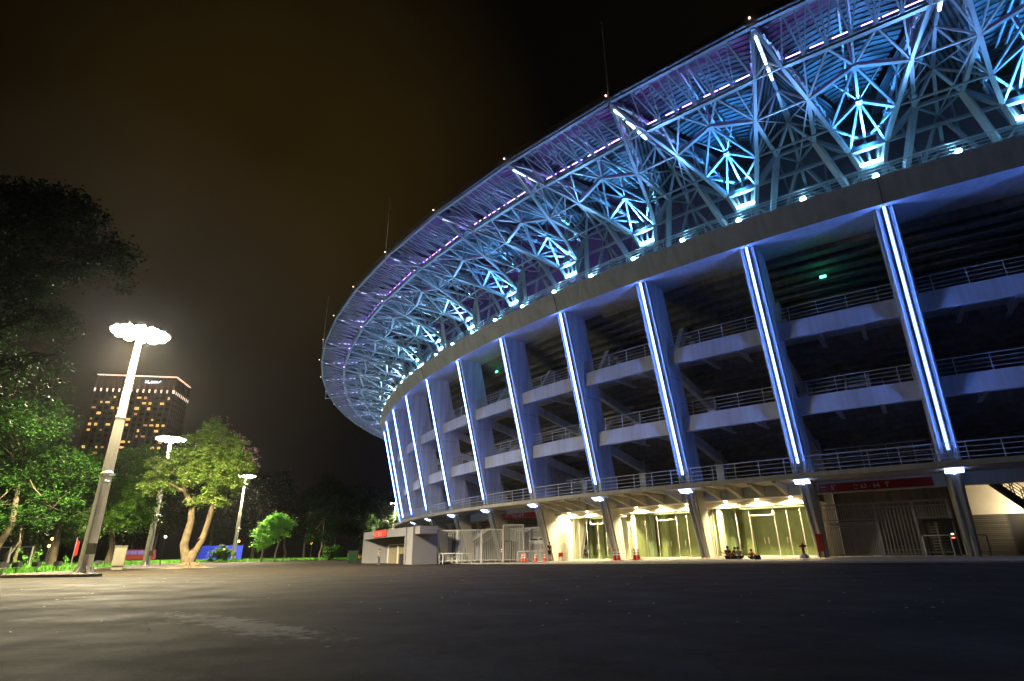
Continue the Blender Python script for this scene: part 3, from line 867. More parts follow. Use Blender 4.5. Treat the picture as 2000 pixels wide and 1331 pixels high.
# fence between the booth and the second gate: three panels
fz = .1
fpts = [(-9.6, 67.3), (-6.3, 66.4), (-3.6, 66.0), (-1.2, 65.6), (1.1, 65.0)]
for i in range(4):
    A, B = Vector((*fpts[i], fz)), Vector((*fpts[i + 1], fz)); d = B - A
    s = empty('bar_fence', A, math.atan2(d.y, d.x), ['white bar fence panel standing right beside the ticket booth', 'white bar fence panel second from the ticket booth', 'white bar fence panel in front of the stairs', 'white bar fence panel next to the turnstile behind the barrier'][i], 'fence', 'white bar fence panels between booth and gate')
    L = d.length; H = 3.45 if i < 3 else 3.9
    q = MB()
    for x in (0, L): q.box((x + (.0 if x == 0 else -.12), 0, H / 2), (.13, .13, H))
    q.beam((0, 0, H), (L - .12, 0, H), .1); q.beam((0, 0, .3), (L - .12, 0, .3), .08); q.build('fence_frame', M['whitebar'], s)
    q = MB(); bars(q, 0, L - .12, .3, H, .2, .055); bars(q, 0, L - .12, .05, .3, .6, .05); q.build('fence_bars', M['whitebar'], s)
barrier((-7.7, 64.4, .06), -.05, 3.1, 'white tube barrier in front of the fence beside the ticket booth', 2)
barrier((-8.2, 65.4, .06), -1.1, 1.2, 'short white tube barrier end beside the ticket booth corner', 0)
barrier((.3, 61.8, .2), -.12, 2.3, 'white tube barrier in front of the fence by the second turnstile', 2)
barrier((2.3, 62.2, .22), -.5, 1.2, 'short white tube barrier next to the second turnstile', 1)
# staircase behind that fence (bay 5) and the one at the right edge
def stair(name, label, P, Q, w, n, rz_in, m=M['slab']):
    s = empty(name, P, 0, label, 'staircase')
    P, Q = Vector(P), Vector(Q); d = Q - P
    hv = Vector((d.x, d.y, 0)).normalized(); nn = Vector((-hv.y, hv.x, 0))
    q = MB()
    ang = math.atan2(hv.y, hv.x)
    for i in range(n):
        c = d * ((i + .5) / n); q.box((c.x, c.y, c.z - .02), (Vector((d.x, d.y, 0)).length / n + .02, w, .07), ang)
        q.box((c.x, c.y, c.z - .12), (.05, w, .16), ang)
    for sgn in (-1, 1): q.beam(nn * (sgn * w / 2) + Vector((0, 0, -.25)), d + nn * (sgn * w / 2) + Vector((0, 0, -.25)), .08, .34)
    q.build('stair_flight', m, s)
    for sgn in (-1, 1):
        q = MB(); o = nn * (sgn * w / 2)
        for h in (.45, .95): q.beam(o + Vector((0, 0, h)), o + d + Vector((0, 0, h)), .05)
        for i in range(6): c = o + d * (i / 5); q.beam(c, c + Vector((0, 0, .95)), .05)
        q.build('handrail', M['dark'], s)
    return s
stair('staircase', 'concrete staircase with dark handrails rising behind the white bar fence', Wp(6.35, 111.0, 2.2), Wp(5.35, 110.0, 5.0), 2.2, 16, 0)
stair('staircase', 'dark staircase descending in front of the lit wall at the right edge', Wp(-.52, 111.2, 2.6), Wp(-.24, 111.0, 5.4), 1.6, 14, 0, M['dark'])
add_lamp('stair_lamp', 'SPOT', Wp(-.47, 110.3, 3.2), Wp(-.2, 108.9, 4.0), 900, (1.0, .8, .5), .15, 160, .8)
# right bay wall : plaster above, perforated dark blocks below
def perf():
    m = bpy.data.materials.new('perforated_block'); m.use_nodes = True
    nt = m.node_tree; b = nt.nodes['Principled BSDF']; b.inputs['Roughness'].default_value = .8
    tc = nt.nodes.new('ShaderNodeTexCoord'); br = nt.nodes.new('ShaderNodeTexBrick'); br.inputs['Scale'].default_value = 4.0
    mp = nt.nodes.new('ShaderNodeMapping'); mp.inputs['Rotation'].default_value = (R(90), 0, R(90))
    br.inputs['Mortar Size'].default_value = .06
    br.inputs['Color1'].default_value = (.1, .09, .07, 1); br.inputs['Color2'].default_value = (.06, .055, .05, 1); br.inputs['Mortar'].default_value = (.01, .01, .01, 1)
    nt.links.new(tc.outputs['Object'], mp.inputs['Vector']); nt.links.new(mp.outputs['Vector'], br.inputs['Vector']); nt.links.new(br.outputs['Color'], b.inputs['Base Color'])
    return m
M['perfwall'] = perf()
def rw(mb): arc_prism(mb, -.9, .1, 108.4, 108.7, 3.2, 6.0, 3)
q = MB(); rw(q); o = place(q.build('plaster_wall', M['wallcream'], stadium), -.12)
q = MB(); arc_prism(q, -.9, .1, 108.45, 108.78, .2, 3.2, 3); place(q.build('block_screen', M['perfwall'], stadium), -.12)
# platform / apron
q = MB()
kk = [-4 + .5 * i for i in range(27)]
def ap(k):
    zp = ZP(k); zk = .25 if k <= 1 else max(.05, .25 - (k - 1) * .055)
    return [Lp(k, 103, zp), Lp(k, 113.6, zp - .02), Lp(k, 118.0, max(zk + .1, zp - .17)), Lp(k, 118.3, zk + .1), Lp(k, 118.34, zk - .12)]
for a, b in zip(kk, kk[1:]):
    A, B = ap(a), ap(b)
    for i in range(4): q.quad(A[i], A[i + 1], B[i + 1], B[i])
M['paving'] = mat('paving', (.22, .2, .17), .75, var=.2, vscale=2, bump=.3, bscale=12)
o = q.build('pavement', M['paving'], None, (CX, CY, 0), T0); tag(o, kind='structure')

# ---------------------------------------------------------------- ticket booth
A = Vector((-12.1, 66.0, .03)); B = Vector((-20.6, 81.0, .03)); d = A - B; L = d.length
booth = empty('ticket_booth', B, math.atan2(d.y, d.x), 'low white ticket booth with beige shutters and a small red sign', 'booth')
H = 3.9
xs0 = L * .24
q = MB()
q.box((.1, 1.5, H / 2), (.2, 3.0, H))                                   # left end wall
q.box((L - .15, 1.5, H / 2), (.3, 3.0, H))                               # right end
q.box((L / 2, .15, H - .45), (L - .5, .3, .9)); q.box((L / 2, 1.7, H - .12), (L - .5, 2.8, .2))
q.box((L / 2, 3.1, H / 2 - .2), (L - .5, .15, H - .5))
q.loft([(.2, .02, 0), (.2, .14, 0), (L * .3, 2.5, 0), (L * .3, 2.38, 0)], [(.2, .02, 3.0), (.2, .14, 3.0), (L * .3, 2.5, 3.0), (L * .3, 2.38, 3.0)])
q.build('booth_wall', M['boothwall'], booth)
q = MB(); q.box((L + .9, 1.6, H / 2), (2.0, 2.9, H)); q.box((L + 2.6, 1.4, H - .4), (1.5, 2.0, .78)); q.build('side_wall', M['boothwall'], booth)
q = MB(); q.box((L * .64, 2.0, 2.65), (L * .68, .12, .75)); q.build('transom_panel', M['boothdark'], booth)
q = MB(); q.box((L * .64, 1.95, 2.2), (L * .68, .16, .16))
w0, w1 = L * .3, L * .98
for i in range(4): q.box((w0 + (w1 - w0) * i / 3, 1.95, 1.1), (.22, .16, 2.2))
q.build('shutter_frame', M['white'], booth)
for i in range(3):
    x0 = w0 + (w1 - w0) * i / 3 + .12; x1 = w0 + (w1 - w0) * (i + 1) / 3 - .12
    q = MB(); q.box(((x0 + x1) / 2, 2.02, 1.05), (x1 - x0, .06, 2.1))
    for j in range(10): q.box(((x0 + x1) / 2, 1.985, .15 + j * .21), (x1 - x0, .02, .03))
    q.build('roller_shutter', M['shutter'], booth)
a = Vector((0, 0, 0))
bs = empty('booth_sign', booth.matrix_world @ Vector((0, 0, 0)), 0, 'small red ticket sign with white lettering on the booth front', 'sign')
bs.location = B + Vector((math.cos(booth.rotation_euler[2]), math.sin(booth.rotation_euler[2]), 0)) * (L * .3) + Vector((0, 0, 3.12)); bs.rotation_euler = booth.rotation_euler
q = MB(); q.box((2.6, -.08, .42), (5.2, .12, .8)); q.build('sign_board', emit('sign_red_lit', (.6, .04, .015), .25, (.5, .03, .015)), bs)
text('Pintu', bs, (.12, -.15, .3), .24, M['signwhite']); text('1', bs, (.9, -.15, .15), .7, M['signwhite']); text('21 : 1', bs, (2.0, -.15, .15), .62, M['signwhite'])

# ---------------------------------------------------------------- small street things
def cone(loc, m, label, group, h=.8):
    c = empty('traffic_cone', loc, random.random(), label, 'traffic cone', group)
    q = MB(); q.box((0, 0, .03), (.46 * h / .8, .46 * h / .8, .06)); q.build('cone_base', m, c)
    q = MB(); q.lathe([(.17 * h / .8, .06), (.03, h), (.0, h)], (0, 0, 0), 14); q.build('cone_body', m, c)
    q = MB()
    for z0, z1 in ((.34, .46), (.56, .66)):
        f = lambda z: (.17 + (.03 - .17) * (z * h / .8 - .06) / (h - .06)) * 1.0 + .006
        q.lathe([(f(z0), z0 * h / .8), (f(z1), z1 * h / .8)], (0, 0, 0), 14)
    q.build('reflective_band', M['white'], c)
    return c
def on_px(x, y, z): return (x, y, z)
G1 = 'orange traffic cones before the white gate'
cone((.75, 57.6, .27), M['cone'], 'orange white banded traffic cone, leftmost of the four before the white gate', G1)
cone((1.02, 57.4, .27), M['cone'], 'orange white banded traffic cone tight beside the leftmost cone before the white gate', G1)
cone((2.0, 57.0, .28), M['cone'], 'orange white banded traffic cone third from the ticket booth side', G1)
cone((2.85, 56.7, .28), M['cone'], 'orange white banded traffic cone nearest the person standing at the leaning leg', G1)
G2 = 'red cones at the lobby'
cone((8.3, 49.9, .4), M['conered'], 'dark red traffic cone at the left foot of the leaning leg between two lobbies', G2, .85)
cone((8.62, 49.8, .4), M['conered'], 'dark red traffic cone touching the leaning leg between two lobbies', G2, .85)
cone((9.85, 49.3, .42), M['conered'], 'dark red traffic cone left one of the pair before the glass lobby', G2, .85)
cone((10.1, 49.1, .42), M['conered'], 'dark red traffic cone right one of the pair before the glass lobby', G2, .85)
# hydrant on a stone
h = empty('fire_hydrant', (19.55, 40.6, .5), .3, 'red pillar fire hydrant with side outlets on a pale stone block', 'fire hydrant')
q = MB(); q.lathe([(.01, .27), (.2, .26), (.3, .12), (.34, 0)], (0, 0, 0), 9, False); q.build('stone_base', M['rock'], h)
q = MB(); q.lathe([(.1, .22), (.1, .3), (.075, .32), (.075, .7), (.11, .72), (.11, .86), (.05, .93), (.03, 1.02), (0.001, 1.03)], (0, 0, 0), 14); q.build('barrel', M['hyd'], h)
q = MB()
for sx in (-1, 1): q.tube([(sx * .05, 0, .78), (sx * .24, 0, .78), (sx * .3, 0, .79)], [.06, .06, .035], 10)
q.build('outlet', M['hyd'], h)
h = empty('hose_cabinet', (20.95, 40.9, .5), -.6, 'tall narrow dark red hose cabinet leaning beside the leg right of the hydrant', 'cabinet')
q = MB(); q.box((0, 0, .95), (.42, .28, 1.1)); q.box((0, 0, 1.52), (.46, .32, .05)); q.build('cabinet_box', M['hyd'], h)
q = MB()
for sx in (-.16, .16): q.box((sx, 0, .2), (.04, .22, .42))
q.build('leg', M['dark'], h)
q = MB(); q.box((0, -.15, .95), (.34, .02, .95)); q.build('cabinet_door', M['hyd'], h)
h = empty('plastic_stool', (4.35, 56.6, .32), .2, 'small orange stool with a box on it at the foot of the cream wall', 'stool')
q = MB(); q.box((0, 0, .42), (.42, .36, .05)); q.build('seat', M['cone'], h)
for sx in (-1, 1):
    for sy in (-1, 1): q = MB(); q.beam((sx * .2, sy * .16, 0), (sx * .16, sy * .12, .42), .05); q.build('leg', M['wallcream'], h)
h = empty('carton', (4.35, 56.6, .765), .1, 'orange carton lying on the small stool by the cream wall', 'box')
q = MB(); q.box((0, 0, .14), (.38, .3, .28)); q.box((0, 0, .285), (.39, .31, .02)); q.build('carton_body', M['cone'], h)
h = empty('wheelie_bin', (-18.6, 71.3, .02), .2, 'dark green wheelie bin beside the left end of the ticket booth', 'bin') if False else empty('wheelie_bin', (-23.3, 86.5, .02), .2, 'dark green wheelie bin standing left of the ticket booth', 'bin')
q = MB(); q.loft([(-.55, -.5, .15), (.55, -.5, .15), (.55, .5, .15), (-.55, .5, .15)], [(-.68, -.62, 1.55), (.68, -.62, 1.55), (.68, .62, 1.55), (-.68, .62, 1.55)]); q.build('bin_body', M['green_bin'], h)
q = MB(); q.box((0, 0, 1.62), (1.45, 1.35, .12)); q.build('lid', M['green_bin'], h)
for sx in (-.45, .45): q = MB(); q.tube([(sx - .06, .45, .15), (sx + .06, .45, .15)], .15, 12); q.build('wheel', M['tyre'], h)
h = empty('rubbish_drum', (-12.6, 67.6, .05), .2, 'black rubbish drum standing at the right end of the booth shutters', 'bin')
q = MB(); q.lathe([(.38, 0), (.4, .02), (.4, 1.05), (.43, 1.07), (.43, 1.1), (.37, 1.1), (.36, .2)], (0, 0, 0), 18); q.build('drum_body', M['dark'], h)
for zz in (.35, .7): q = MB(); q.lathe([(.402, zz - .02), (.42, zz), (.402, zz + .02)], (0, 0, 0), 18); q.build('drum_rib', M['dark'], h)

# ---------------------------------------------------------------- people
def skin_mesh(name, pts, edges, rads, m, parent, lvl=2):
    me = bpy.data.meshes.new(name); me.from_pydata(pts, edges, []); me.update()
    o = bpy.data.objects.new(name, me); C.objects.link(o)
    if parent: o.parent = parent
    md = o.modifiers.new('skin', 'SKIN'); md.use_smooth_shade = True
    o.modifiers.new('sub', 'SUBSURF').render_levels = lvl; o.modifiers['sub'].levels = lvl
    for i, r in enumerate(rads):
        sv = me.skin_vertices[0].data[i]; sv.radius = (r, r) if not isinstance(r, tuple) else r; sv.use_root = (i == 0)
    bpy.context.view_layer.update()
    dg = bpy.context.evaluated_depsgraph_get()
    nm = bpy.data.meshes.new_from_object(o.evaluated_get(dg)); nm.name = name
    o.modifiers.clear(); o.data = nm
    nm.materials.clear(); nm.materials.append(m)
    for p in nm.polygons: p.use_smooth = True
    return o
def person(loc, rz, label, J, shirt, pants, shorts=False, cap=False, sc_=1.0, sleeves=.5):
    """J: joint dict in metres"""
    V = {k: Vector(v) * sc_ for k, v in J.items()}
    p = empty('person', loc, rz, label, 'person')
    order = ['pelvis', 'waist', 'chest', 'neck', 'head', 'crown']
    for s in 'lr': order += [s + x for x in ('hip', 'knee', 'ankle', 'toe', 'sho', 'elb', 'wri', 'palm')]
    idx = {k: i for i, k in enumerate(order)}
    pts = [V[k] for k in order]
    rad = dict(pelvis=.125, waist=.11, chest=.13, neck=.055, head=.085, crown=.075, hip=.095, knee=.058, ankle=.04, toe=.035, sho=.062, elb=.042, wri=.028, palm=.03)
    rads = [rad[k] * sc_ if k in rad else rad[k[1:]] * sc_ for k in order]
    ed = [(0, 1), (1, 2), (2, 3), (3, 4), (4, 5)]
    for s in 'lr':
        ed += [(0, idx[s + 'hip']), (idx[s + 'hip'], idx[s + 'knee']), (idx[s + 'knee'], idx[s + 'ankle']), (idx[s + 'ankle'], idx[s + 'toe']),
               (2, idx[s + 'sho']), (idx[s + 'sho'], idx[s + 'elb']), (idx[s + 'elb'], idx[s + 'wri']), (idx[s + 'wri'], idx[s + 'palm'])]
        # fingers and thumb
        w, h_ = V[s + 'wri'], V[s + 'palm']; d = (h_ - w).normalized(); a = d.cross(Vector((0, 1, .3))).normalized()
        for fi, (off, ln) in enumerate(((-.03, .07), (-.01, .085), (.01, .08), (.03, .06))):
            b = h_ + a * off * sc_; pts += [b + d * .015, b + d * ln * .6 + Vector((0, 0, -.008)), b + d * ln + Vector((0, 0, -.02))]
            n = len(pts); rads += [.011, .0095, .008]; ed += [(idx[s + 'palm'], n - 3), (n - 3, n - 2), (n - 2, n - 1)]
        b = h_ - d * .03 + a * -.035; pts += [b, b + d * .045 - a * .015]; n = len(pts); rads += [.012, .009]; ed += [(idx[s + 'palm'], n - 2), (n - 2, n - 1)]
    body = skin_mesh('body', pts, ed, rads, M['skin'], p)
    # face
    hd = V['head']; f = Vector((0, -1, 0))
    def bump_(name, off, r, m, par=body):
        q = MB(); q.lathe([(.001, r), (r * .7, r * .7), (r, 0), (r * .7, -r * .7), (.001, -r)], hd + Vector(off) * sc_, 8); q.build(name, m, par)
    bump_('nose', (0, -.095, -.005), .016, M['skin']); bump_('eye', (-.033, -.083, .02), .011, M['hair']); bump_('eye', (.033, -.083, .02), .011, M['hair'])
    q = MB(); q.box(hd + Vector((0, -.083, -.045)) * sc_, (.045, .012, .012)); q.build('mouth', M['cloth_red'], body)
    for sx in (-1, 1): bump_('ear', (sx * .088, 0, 0), .02, M['skin'])
    q = MB(); q.lathe([(.001, .125), (.06, .115), (.095, .07), (.1, .02), (.093, -.02)], hd + Vector((0, .015, .02)) * sc_, 12); q.build('hair', M['hair'], p)
    if cap:
        q = MB(); q.box(hd + Vector((0, -.13, .06)) * sc_, (.15, .14, .02)); q.lathe([(.001, .14), (.08, .12), (.108, .05)], hd + Vector((0, .005, .015)), 12); q.build('cap', M['cloth_dark'], p)
    # shirt
    def lerp(a, b, t): return V[a].lerp(V[b], t)
    sp_ = [V['waist'] * .4 + V['pelvis'] * .6, V['waist'], V['chest'], lerp('chest', 'neck', .6)]
    sr = [.14, .125, .148, .07]; se = [(0, 1), (1, 2), (2, 3)]
    for s in 'lr':
        n = len(sp_); sp_ += [V[s + 'sho'], lerp(s + 'sho', s + 'elb', .55 if sleeves < .9 else 1.0)]; sr += [.075, .062]; se += [(2, n), (n, n + 1)]
        if sleeves >= .9: sp_.append(lerp(s + 'elb', s + 'wri', .9)); sr.append(.045); se.append((n + 1, n + 2))
    skin_mesh('shirt', sp_, se, [r * sc_ for r in sr], shirt, p)
    tp = [V['pelvis'] + Vector((0, 0, .03))]; tr = [.145]; te = []
    for s in 'lr':
        n = len(tp); tp += [V[s + 'hip'], lerp(s + 'hip', s + 'knee', .9 if shorts else 1.0)]; tr += [.112, .08]; te += [(0, n), (n, n + 1)]
        if not shorts: tp.append(lerp(s + 'knee', s + 'ankle', .92)); tr.append(.06); te.append((n + 1, n + 2))
    skin_mesh('trousers', tp, te, [r * sc_ for r in tr], pants, p)
    for s in 'lr':
        q = MB(); a, t = V[s + 'ankle'], V[s + 'toe']; dd = (t - a)
        q.tube([a + Vector((0, .04, -.03)), a.lerp(t, .5) + Vector((0, 0, -.01)), t + dd.normalized() * .04], [.05, .055, .035], 8); q.build('shoe', M['cloth_dark'], p)
    return p
def stand(lean=0.0, hands='side', stride=.0):
    J = dict(pelvis=(0, 0, .93), waist=(0, -.01, 1.08), chest=(0, 0, 1.32), neck=(0, -.01, 1.5), head=(0, -.03, 1.62), crown=(0, -.02, 1.7))
    for s, g in (('l', -1), ('r', 1)):
        st = stride * g
        J[s + 'hip'] = (g * .1, 0, .88); J[s + 'knee'] = (g * .11, -.03 + st * .5, .48); J[s + 'ankle'] = (g * .12, .02 + st, .09); J[s + 'toe'] = (g * .14, -.13 + st, .05)
        J[s + 'sho'] = (g * .2, 0, 1.42)
        if hands == 'side': J[s + 'elb'] = (g * .26, .03, 1.14); J[s + 'wri'] = (g * .26, -.06, .9); J[s + 'palm'] = (g * .255, -.09, .83)
        else: J[s + 'elb'] = (g * .29, .02, 1.16); J[s + 'wri'] = (g * .12, -.2, 1.1); J[s + 'palm'] = (g * .05, -.24, 1.12)
    return J
def sit(hands='lap', bend=0.0):
    J = dict(pelvis=(0, 0, .13), waist=(0, -.02 - bend * .3, .3), chest=(0, -.06 - bend, .52 - bend * .3), neck=(0, -.1 - bend * 1.4, .68 - bend * .5), head=(0, -.14 - bend * 1.6, .79 - bend * .6), crown=(0, -.14 - bend * 1.6, .87 - bend * .6))
    for s, g in (('l', -1), ('r', 1)):
        J[s + 'hip'] = (g * .1, -.02, .12); J[s + 'knee'] = (g * .36, -.32, .2); J[s + 'ankle'] = (g * -.06, -.42 - .06 * g, .08); J[s + 'toe'] = (g * -.18, -.46 - .06 * g, .07)
        J[s + 'sho'] = (g * .19, -.07 - bend, .6 - bend * .4)
        J[s + 'elb'] = (g * .28, -.16 - bend, .36); J[s + 'wri'] = (g * .14, -.32 - bend * .5, .34); J[s + 'palm'] = (g * .09, -.37 - bend * .5, .35)
    if hands == 'guitar':
        J['lelb'] = (-.36, -.18, .42); J['lwri'] = (-.3, -.36, .46); J['lpalm'] = (-.27, -.41, .48)
        J['relb'] = (.3, -.14, .38); J['rwri'] = (.12, -.28, .36); J['rpalm'] = (.06, -.3, .35)
    return J
def face(x, y): return math.atan2(y, x) + math.pi / 2 - math.pi  # faces camera approx
person((-14.6, 64.6, .03), 1.9, 'person in a grey shirt and dark trousers standing before the booth shutters', stand(stride=.06), M['cloth_slate'], M['cloth_navy'], cap=False, sc_=.93, sleeves=.5)
person((3.35, 57.3, .36), .6, 'person in black top and shorts with bare legs standing against the leaning leg', stand(hands='front'), M['cloth_dark'], M['cloth_dark'], shorts=True, sc_=.95)
zs = .46
gx, gy = 15.95, 45.0
person((gx, gy, zs), .2, 'person in a dark shirt sitting cross-legged with a guitar', sit('guitar'), M['cloth_dark'], M['cloth_dark'], cap=False, sc_=.98)
gt = empty('guitar', (gx + .0, gy - .33, zs + .28), .2, 'orange wooden guitar held by the person sitting cross-legged', 'guitar')
q = MB()
prof = []
for i in range(20):
    t = 2 * math.pi * i / 20; r = .17 + .035 * math.cos(2 * t) - .03 * math.cos(t)
    prof.append((r * 1.25 * math.cos(t), r * math.sin(t)))
q.loft([(x + .08, -.045, z) for x, z in prof], [(x + .08, .045, z) for x, z in prof]); q.build('guitar_body', M['wood'], gt)
q = MB(); q.beam((-.1, -.05, .02), (-.62, -.05, .2), .05, .03); q.beam((-.62, -.05, .2), (-.74, -.05, .25), .07, .03); q.build('neck', M['bark'], gt)
q = MB(); q.lathe([(.001, 0), (.045, 0)], (0, 0, 0), 14); o = q.build('sound_hole', M['hair'], gt); o.location = (.02, -.047, .01); o.rotation_euler = (R(90), 0, 0)
person((16.75, 44.7, zs), -.6, 'person in a grey shirt and black cap sitting bent forward with the back turned', sit('lap', .08), M['cloth_grey'], M['cloth_dark'], cap=True, sc_=.95)
person((16.45, 45.1, zs), .7, 'person in black sitting between the guitar player and the grey shirt', sit('lap', .03), M['cloth_dark'], M['cloth_dark'], sc_=.92)
person((17.55, 44.5, zs), -.3, 'person in a red checked shirt crouching low at the right of the sitting group', sit('lap', .14), M['cloth_red'], M['cloth_dark'], sc_=.78, sleeves=1)
h = empty('shoulder_bag', (17.35, 43.0, zs - .03), .3, 'small black bag lying on the pavement before the sitting group', 'bag')
q = MB(); q.box((0, 0, .13), (.42, .2, .24)); q.box((0, 0, .26), (.38, .17, .04)); q.build('bag_body', M['cloth_dark'], h)
q = MB(); q.tube([(-.18, 0, .24), (-.1, 0, .36), (.1, 0, .36), (.18, 0, .24)], .015, 6); q.build('strap', M['cloth_dark'], h)

# ---------------------------------------------------------------- lamp masts
def mast(loc, label, H=18.9, gear=True):
    t = empty('lamp_mast', loc, random.uniform(0, 1), label, 'lamp post', 'tall floodlight masts round the car park')
    q = MB(); q.tube([(0, 0, 0), (0, 0, .5), (0, 0, 6), (0, 0, 11.6)], [.52, .46, .4, .335], 20); q.tube([(0, 0, 11.6), (0, 0, H - .2)], [.31, .2], 20)
    for zz, r in ((11.6, .35), (7.2, .4), (14.5, .285)): q.lathe([(r, -.05), (r + .012, -.04), (r + .012, .04), (r, .05)], (0, 0, zz), 20)
    q.build('mast_pole', M['pole'], t)
    q = MB(); q.lathe([(.52, 0), (.75, 0), (.75, .06), (.52, .06)], (0, 0, 0), 20)
    for i in range(8): an = i * math.pi / 4; q.beam((.45 * math.cos(an), .45 * math.sin(an), .5), (.7 * math.cos(an), .7 * math.sin(an), .05), .04, .1)
    q.build('base_flange', M['galv'], t)
    q = MB(); n = 24
    for rr, zz in ((1.5, H), (.5, H)):
        q.tube([(rr * math.cos(2 * math.pi * i / n), rr * math.sin(2 * math.pi * i / n), zz) for i in range(n + 1)], .05, 6, False)
    for i in range(8): an = i * math.pi / 4; q.beam((0, 0, H - .1), (1.5 * math.cos(an), 1.5 * math.sin(an), H), .06)
    q.build('lamp_ring', M['galv'], t)
    for i in range(17):
        an = 2 * math.pi * i / 12 if i < 12 else 2 * math.pi * i / 5
        rr_ = 1.75 if i < 12 else .75
        ct, st = math.cos(an), math.sin(an)
        q = MB(); q.box(((rr_ + .1) * ct, (rr_ + .1) * st, H + .02), (.75, .55, .2), an); hd = q.build('lamp_head', M['dark'], t)
        q = MB(); q.lathe([(.001, -.2), (.3, -.16), (.38, 0), (.36, .06)], (rr_ * ct, rr_ * st, H - .1), 12); q.build('lens', E_lot, hd)
    q = MB(); q.tube([(.0, -.32, 6.9), (.25, -.55, 7.25), (.55, -.6, 7.3), (.75, -.6, 7.15)], .035, 6); q.box((.8, -.6, 7.0), (.34, .22, .16)); q.lathe([(.12, 0), (.2, -.2), (.19, -.2)], (.45, -.5, 6.6), 10); q.build('camera_bracket', M['white'], t)
    q = MB(); q.tube([(.12, -.46, .3), (.1, -.42, 6.8)], .06, 8); q.build('conduit', M['galv'], t)
    q = MB(); q.box((.5, -.5, 1.7), (.5, .3, .75)); q.build('meter_box', M['cabinet'], t)
    return t
MASTS = [((-31.5, 44.1, 0), 1.0, 'closest and tallest looking floodlight mast at the kerb corner in front of the hotel tower'),
         ((-54.8, 89.3, 0), 1.0, 'floodlight mast half hidden behind the flowering tree'),
         ((-62.9, 134.0, 0), .9, 'slim floodlight mast in front of the blue hoarding right of the flowering tree'),
         ((-43.6, 214.0, 0), .8, 'farthest floodlight mast behind the ticket booth by the stadium edge')]
for loc, e, lb in MASTS:
    t = mast(loc, lb)
    o = add_lamp('mast_light', 'SPOT', (loc[0], loc[1], 18.55), (loc[0], loc[1], 0), 400000 * e, (1.0, .84, .5), 1.6, 150, .55)

# ---------------------------------------------------------------- trees
def blob(c, r): return (Vector(c), r if isinstance(r, tuple) else (r, r, r))
def leaf_cloud(blobs, nclump, per, lsize, crad, rnd, shell=.55, droop=.0):
    vs = []; fs = []
    tot = sum(b[1][0] * b[1][1] * b[1][2] for b in blobs)
    for c, r in blobs:
        n = max(2, int(nclump * (r[0] * r[1] * r[2]) / tot))
        for _ in range(n):
            d = Vector((rnd.gauss(0, 1), rnd.gauss(0, 1), rnd.gauss(0, 1))).normalized()
            f = shell + (1 - shell) * rnd.random() ** .7
            cc = c + Vector((d.x * r[0], d.y * r[1], d.z * r[2])) * f
            cr = crad * rnd.uniform(.5, 1.25)
            for _ in range(int(per * rnd.uniform(.5, 1.3))):
                p = cc + Vector((rnd.gauss(0, cr * .5), rnd.gauss(0, cr * .5), rnd.gauss(0, cr * .38) - droop * abs(rnd.gauss(0, cr))))
                s = lsize * rnd.uniform(.6, 1.3)
                a = Vector((rnd.gauss(0, 1), rnd.gauss(0, 1), rnd.gauss(-.3, .5))).normalized()
                b = a.cross(Vector((rnd.gauss(0, .5), rnd.gauss(0, .5), 1))).normalized()
                nn = a.cross(b) * (s * .12)
                i = len(vs)
                vs += [p, p + a * s * .5 + b * s * .27 + nn, p + a * s, p + a * s * .5 - b * s * .27 + nn]
                fs += [(i, i + 1, i + 2), (i, i + 2, i + 3)]
    return vs, fs
def mesh_obj(name, vs, fs, m, parent):
    me = bpy.data.meshes.new(name); me.from_pydata([tuple(v) for v in vs], [], fs); me.update(); me.materials.append(m)
    o = bpy.data.objects.new(name, me); C.objects.link(o); o.parent = parent
    return o
def tree(label, loc, trunks, blobs, nclump, per, lsize, crad, leafm, barkm, seed, rz=0, group=None, shell=.5, droop=0, flowers=None, name='tree'):
    rnd = random.Random(seed)
    t = empty(name, loc, rz, label, 'tree', group)
    q = MB()
    for path, r0, r1 in trunks:
        n = len(path); q.tube(path, [r0 + (r1 - r0) * i / (n - 1) for i in range(n)], 10)
    ends = [Vector(p[-1]) for p, _, _ in trunks]
    for c, r in blobs:
        e = min(ends, key=lambda v: (v - c).length)
        m1 = e.lerp(c, .5) + Vector((rnd.uniform(-.5, .5), rnd.uniform(-.5, .5), rnd.uniform(-.1, .7)))
        q.tube([e, e.lerp(m1, .5) + Vector((0, 0, .2)), m1, c], [.1 * max(r) / 2.2, .08 * max(r) / 2.2, .06 * max(r) / 2.2, .025], 6)
        for _ in range(6):
            d = Vector((rnd.gauss(0, 1), rnd.gauss(0, 1), rnd.gauss(.2, .8))).normalized()
            q.tube([c - d * .1, c + Vector((d.x * r[0], d.y * r[1], d.z * r[2])) * .5 + Vector((0, 0, .15)), c + Vector((d.x * r[0], d.y * r[1], d.z * r[2])) * .95], [.03, .02, .008], 5)
    q.build('trunk', barkm, t)
    vs, fs = leaf_cloud(blobs, nclump, per, lsize, crad, rnd, shell, droop)
    mesh_obj('crown', vs, fs, leafm, t)
    if flowers:
        vs, fs = leaf_cloud(flowers, 85, 11, .15, .3, rnd, .7)
        mesh_obj('flower_sprays', vs, fs, M['flower'], t)
    return t
def rblobs(rnd, n, c, spread, rr):
    out = []
    for _ in range(n):
        d = Vector((rnd.uniform(-1, 1) * spread[0], rnd.uniform(-1, 1) * spread[1], rnd.uniform(-1, 1) * spread[2]))
        r = rnd.uniform(*rr); out.append(blob(Vector(c) + d, (r, r, r * .72)))
    return out
